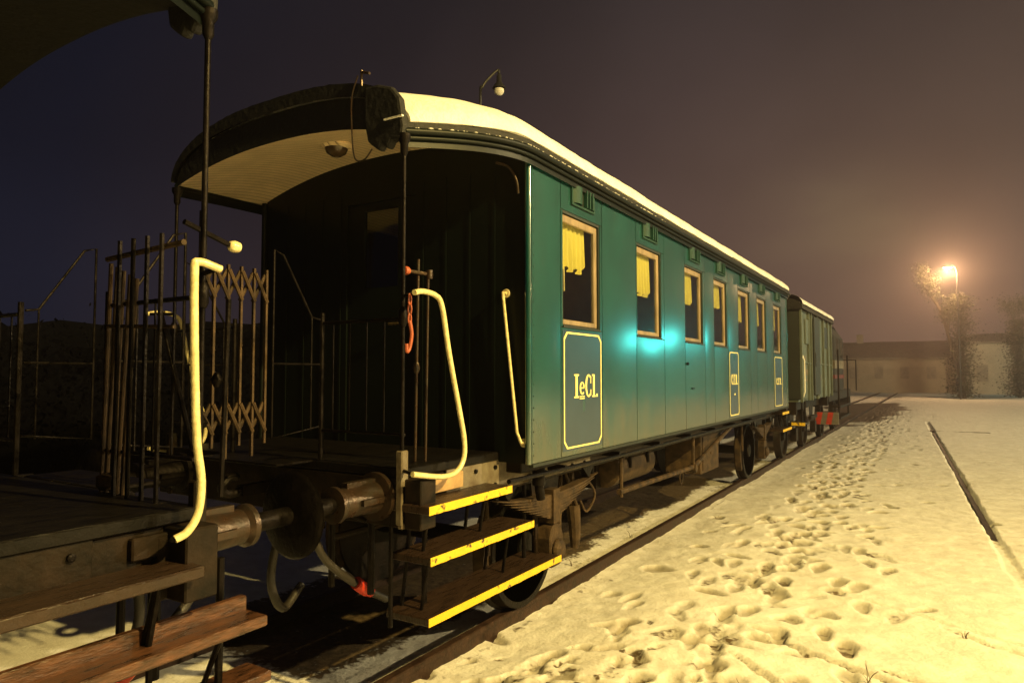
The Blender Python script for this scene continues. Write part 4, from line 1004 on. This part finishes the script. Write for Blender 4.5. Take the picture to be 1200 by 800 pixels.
# ------------------------------------------------------------------ lit street lamp and tree in the distance
def far_lamp(x, y, zt, label, lit=True, dx=-.9):
    g0 = gz(x, y); t = thing('street_lamp', (x, y, g0), label, 'street lamp', 'street lamps along the yard')
    MB().tube([(x, y, g0-.1), (x, y, zt-.5)], .08, 10, r2=.05).build('pole', M['hood'], t, smooth=True)
    MB().tube(curve([(x, y, zt-.55), (x+dx*.15, y, zt-.1), (x+dx*.6, y-.1, zt+.1), (x+dx, y-.15, zt+.05)], 6), .035, 8).build('arm', M['hood'], t, smooth=True)
    c = (x+dx, y-.2, zt)
    MB().lathe(c, 'z', [(.12, .05), (.10, .16), (.0, .30), (-.03, .31)], 20).build('hood', M['hood'], t, smooth=True)
    MB().lathe((c[0], c[1], c[2]-.025), 'z', [(0, .27), (-.06, .26), (-.13, .16), (-.15, .03)], 20).build('lens', M['lit'], t, smooth=True)
    lamp('street_light', (c[0], c[1], c[2]-.35), 2700, (1.0, .60, .27), .15)
far_lamp(1.75, 57.5, 9.35, 'lit amber street lamp shining through the frosted tree at right', dx=-.55)

def tree(x, y, h, spread, label, seed, leafy=True, group=None, mtw=None, dens=1.0, lean=0):
    r = random.Random(seed); g0 = gz(x, y)-.1
    t = thing('bare_tree' if not leafy else 'ivy_covered_tree', (x, y, g0), label, 'tree', group)
    trunk = MB(); crown = MB(); tips = []
    def branch(p, d, L, r0, lev):
        pts = [p]; q = p; n = 4
        for i in range(n):
            d = (d+Vector((r.gauss(0, .14 if spread > 1 else .07), r.gauss(0, .14 if spread > 1 else .07), r.gauss(.03, .1)))).normalized(); q = q+d*L/n; pts.append(q)
        (trunk if lev < 2 else crown).tube([tuple(a) for a in pts], r0, 6 if lev < 2 else 4, r2=r0*.45)
        if lev >= 2: tips.extend(pts[1:])
        if lev < 4:
            for k in range(4 if lev < 3 else 3):
                pp = pts[r.randint(2, n)]; a = r.uniform(0, 6.28); nd = (d+Vector((math.cos(a), math.sin(a), r.uniform(-.1, .6)))*(.8 if spread > 1 else .30)).normalized()
                branch(pp, nd, L*r.uniform(.5, .72)*(1 if spread > 1 else .55), r0*.45, lev+1)
    p0 = Vector((x, y, g0)); branch(p0, Vector((lean, 0, 1)), h*(.45 if spread > 1 else .72), h*.022, 0)
    k = h*.28
    trunk.build('trunk', M['bark'], t, smooth=True)
    if leafy:
        for i in range(int(3500*dens)):
            b = r.choice(tips); q = b+Vector((r.gauss(0, .3), r.gauss(0, .3), r.gauss(0, .3))); s_ = r.uniform(.03, .09)
            u = Vector((r.gauss(0, 1), r.gauss(0, 1), r.gauss(0, 1))).normalized(); v = u.cross(Vector((r.gauss(0, 1), r.gauss(0, 1), r.gauss(0, 1)))).normalized()
            crown.add([tuple(q-u*s_), tuple(q+v*s_*.6), tuple(q+u*s_), tuple(q-v*s_*.6)], [(0, 1, 2, 3)])
        for i in range(9000):   # ivy up the stem
            z_ = h*.82*r.random(); a = r.uniform(0, 6.28); rad = (.75+.55*noise.noise(Vector((math.cos(a)*1.2, math.sin(a)*1.2, z_*.8+seed))))*abs(r.gauss(0, .75))*(1.15-.5*z_/h); q = Vector((x+math.cos(a)*rad, y+math.sin(a)*rad, g0+z_+.2)); s_ = r.uniform(.03, .09)
            u = Vector((r.gauss(0, 1), r.gauss(0, 1), r.gauss(0, 1))).normalized(); v = u.cross(Vector((0, 0, 1))).normalized()
            crown.add([tuple(q-u*s_), tuple(q+v*s_), tuple(q+u*s_), tuple(q-v*s_)], [(0, 1, 2, 3)])
    crown.build('crown', M['leaf'] if leafy else M['twig'], t)
tree(2.0, 59.3, 9.0, 1, 'tall frosted tree beside the lit street lamp at right', 5, True, dens=1.1)
tree(5.6, 63, 7.0, 1, 'lower tree at the right edge beyond the lit lamp', 9, True, dens=.8)
r = random.Random(77); wd = MB()
for i in range(30000):
    q = r.random(); y = -12+60*q; x = -9.6-9*q+r.gauss(0, .8); top = 3.0+.9*noise.noise(Vector((y*.22, 3, 1)))+.5*noise.noise(Vector((y*1.1, 5, 1)))+r.gauss(0, .12)
    z = -.1+max(.5, top-.25)*r.random()**.8; s_ = r.uniform(.02, .065)
    u = Vector((r.gauss(0, 1), r.gauss(0, 1), r.gauss(0, 1))).normalized(); v = u.cross(Vector((r.gauss(0, 1), r.gauss(0, 1), r.gauss(0, 1)))).normalized(); c = Vector((x, y, z))
    wd.add([tuple(c-u*s_), tuple(c+v*s_*.6), tuple(c+u*s_), tuple(c-v*s_*.6)], [(0, 1, 2, 3)])
core = []
for i in range(61):
    y = -14+64*i/60; x = -10.6-9*(y+12)/60; core.append([(x-.8*noise.noise(Vector((y*.7, k*.5, 9))), y, -.2+k/6*(3.1+.9*noise.noise(Vector((y*.22, 3, 1)))+.5*noise.noise(Vector((y*1.1, 5, 1))))) for k in range(7)])
wd.grid(core)
wo = wd.build('undergrowth', mat('black_night_thicket', (.003, .003, .004), .95, var=.4, spec=.05)); tag(wo, 'dark thicket in the night beyond the left side of the train', 'thicket', kind='stuff')

# ------------------------------------------------------------------ buildings
def house(x0, x1, y0, y1, ze, zr, m, label, wins, chim=None):
    g0 = -.15; t = thing('station_building', ((x0+x1)/2, (y0+y1)/2, g0), label, 'building', 'low buildings across the yard')
    mb = MB(); ym = (y0+y1)/2; mb.prism([(y0, g0), (y1, g0), (y1, ze), (ym, zr-.06), (y0, ze)], 'x', x0, x1); wl = mb.build('wall', m, t)
    mb = MB()
    mb.hexa([(x0-.3, y0-.35, ze-.12), (x1+.3, y0-.35, ze-.12), (x1+.3, ym, zr), (x0-.3, ym, zr), (x0-.3, y0-.35, ze+.0), (x1+.3, y0-.35, ze+.0), (x1+.3, ym, zr+.12), (x0-.3, ym, zr+.12)])
    mb.hexa([(x0-.3, ym+.002, zr), (x1+.3, ym+.002, zr), (x1+.3, y1+.35, ze-.12), (x0-.3, y1+.35, ze-.12), (x0-.3, ym+.002, zr+.12), (x1+.3, ym+.002, zr+.12), (x1+.3, y1+.35, ze), (x0-.3, y1+.35, ze)])
    rf = mb.build('roof', M['roof'], t)
    for cx in (chim or []):
        MB().box(cx-.3, cx+.3, ym-.3, ym+.3, zr-.2, zr+.9).build('chimney', m, rf)
    for (a, b, c, d) in wins:
        f = MB().box(a, b, y0-.04, y0+.03, c, d).build('window' if c > .5 else 'door', M['wall1'], t)
        MB().box(a+.08, b-.08, y0-.05, y0-.042, c+.08, d-.08).build('pane', M['roof'], f)  # panes share the pale roof tone, haze painted into them
house(-16, 2.0, 76, 83, 3.3, 4.9, M['wall1'], 'long low tan building seen through haze beside the engine', [(-7+2.2*i, -6.1+2.2*i, 1.2, 2.5) for i in range(4)], [-6.2])
house(2.4, 11, 73.5, 82, 4.6, 5.4, M['wall2'], 'taller pale building beside the long low one, partly behind the tree', [(3.4, 4.4, 1.0, 2.6), (6, 6.9, 0.0, 2.2), (8.6, 9.6, 1.0, 2.6)])
house(13, 30, 70, 78, 3.4, 5.2, M['wall1'], 'low building at the far right edge beyond the trees', [(15+3*i, 16+3*i, 1.1, 2.5) for i in range(5)])

# ------------------------------------------------------------------ weeds poking through the snow
def weed(x, y, h, label, seed):
    r = random.Random(seed); mb = MB(); z = gz(x, y)-.01
    for i in range(r.randint(5, 9)):
        a = r.uniform(0, 6.28); l_ = r.uniform(.3, .8)*h; mb.tube(curve([(x+r.gauss(0, .01), y+r.gauss(0, .01), z), (x+math.cos(a)*l_*.25, y+math.sin(a)*l_*.25, z+l_*.7), (x+math.cos(a)*l_*.6, y+math.sin(a)*l_*.6, z+l_)], 3), .0022, 4, r2=.001)
    o = mb.build('dry_weed', M['weed']); tag(o, label, 'weed', 'dry weeds in the snow')
weed(-3.0, 6.0, .12, 'small dry weed between the rails near the axle', 1)
weed(-2.95, 7.4, .12, 'small dry weed between the rails below the truss rod', 2)
weed(-2.35, 8.8, .12, 'dry weed beside the rail, right of the truss shadow', 3)
weed(-.35, 4.5, .16, 'thin dry weed standing in the furrowed snow at bottom right', 4)
weed(-.95, 4.0, .10, 'tiny dry weed beside the footprints at bottom', 5)
weed(.45, 13.2, .14, 'dry weed tuft beside the right-hand side rail', 6)
weed(.15, 5.6, .09, 'faint dry weed in smooth snow at right', 7)

# ------------------------------------------------------------------ steam drifting from the engine
sm = MB(); 
P = []
for i in range(13):
    th_ = math.pi*i/12; P.append([(-3.0+5.0*math.sin(th_)*math.cos(2*math.pi*j/20), 30+6*math.sin(th_)*math.sin(2*math.pi*j/20), 7.6-3.6*math.cos(th_)) for j in range(21)])
sm.grid(P); so_ = sm.build('steam', bpy.data.materials.new('steam')); so_['kind'] = 'stuff'; so_['label'] = 'pale steam drifting above the far end of the train'
m = so_.data.materials[0]; m.use_nodes = True; t = m.node_tree; t.nodes.clear()
o = t.nodes.new('ShaderNodeOutputMaterial'); v = t.nodes.new('ShaderNodeVolumePrincipled'); g_ = t.nodes.new('ShaderNodeTexCoord'); n_ = t.nodes.new('ShaderNodeTexNoise'); n_.inputs['Scale'].default_value = .28; n_.inputs['Detail'].default_value = 4
mp = t.nodes.new('ShaderNodeMapping'); mp.inputs['Rotation'].default_value = (0, R(35), 0); mp.inputs['Scale'].default_value = (.6, 1, 1.5); t.links.new(g_.outputs['Object'], mp.inputs[0]); t.links.new(mp.outputs[0], n_.inputs['Vector'])
ln = t.nodes.new('ShaderNodeVectorMath'); ln.operation = 'DISTANCE'; ln.inputs[1].default_value = (.5, .5, .5); t.links.new(g_.outputs['Generated'], ln.inputs[0])
fl = t.nodes.new('ShaderNodeMapRange'); fl.inputs[1].default_value = .48; fl.inputs[2].default_value = .1; t.links.new(ln.outputs['Value'], fl.inputs[0])
nr = t.nodes.new('ShaderNodeMapRange'); nr.inputs[1].default_value = .42; nr.inputs[2].default_value = .72; nr.inputs[4].default_value = .075; t.links.new(n_.outputs['Fac'], nr.inputs[0])
mu = t.nodes.new('ShaderNodeMath'); mu.operation = 'MULTIPLY'; t.links.new(fl.outputs[0], mu.inputs[0]); t.links.new(nr.outputs[0], mu.inputs[1]); t.links.new(mu.outputs[0], v.inputs['Density'])
v.inputs['Color'].default_value = (.9, .86, .84, 1); t.links.new(v.outputs[0], o.inputs['Volume'])

# ------------------------------------------------------------------ haze of falling snow
mb = MB(); mb.box(-70, 60, -20, 100, -1.2, 14)
hz = mb.build('haze', bpy.data.materials.new('haze')); hz['kind'] = 'stuff'
m = hz.data.materials[0]; m.use_nodes = True; t = m.node_tree; t.nodes.clear()
o = t.nodes.new('ShaderNodeOutputMaterial'); v = t.nodes.new('ShaderNodeVolumePrincipled'); v.inputs['Density'].default_value = .0058; v.inputs['Color'].default_value = (.92, .78, .82, 1); v.inputs['Anisotropy'].default_value = .82
t.links.new(v.outputs[0], o.inputs['Volume'])
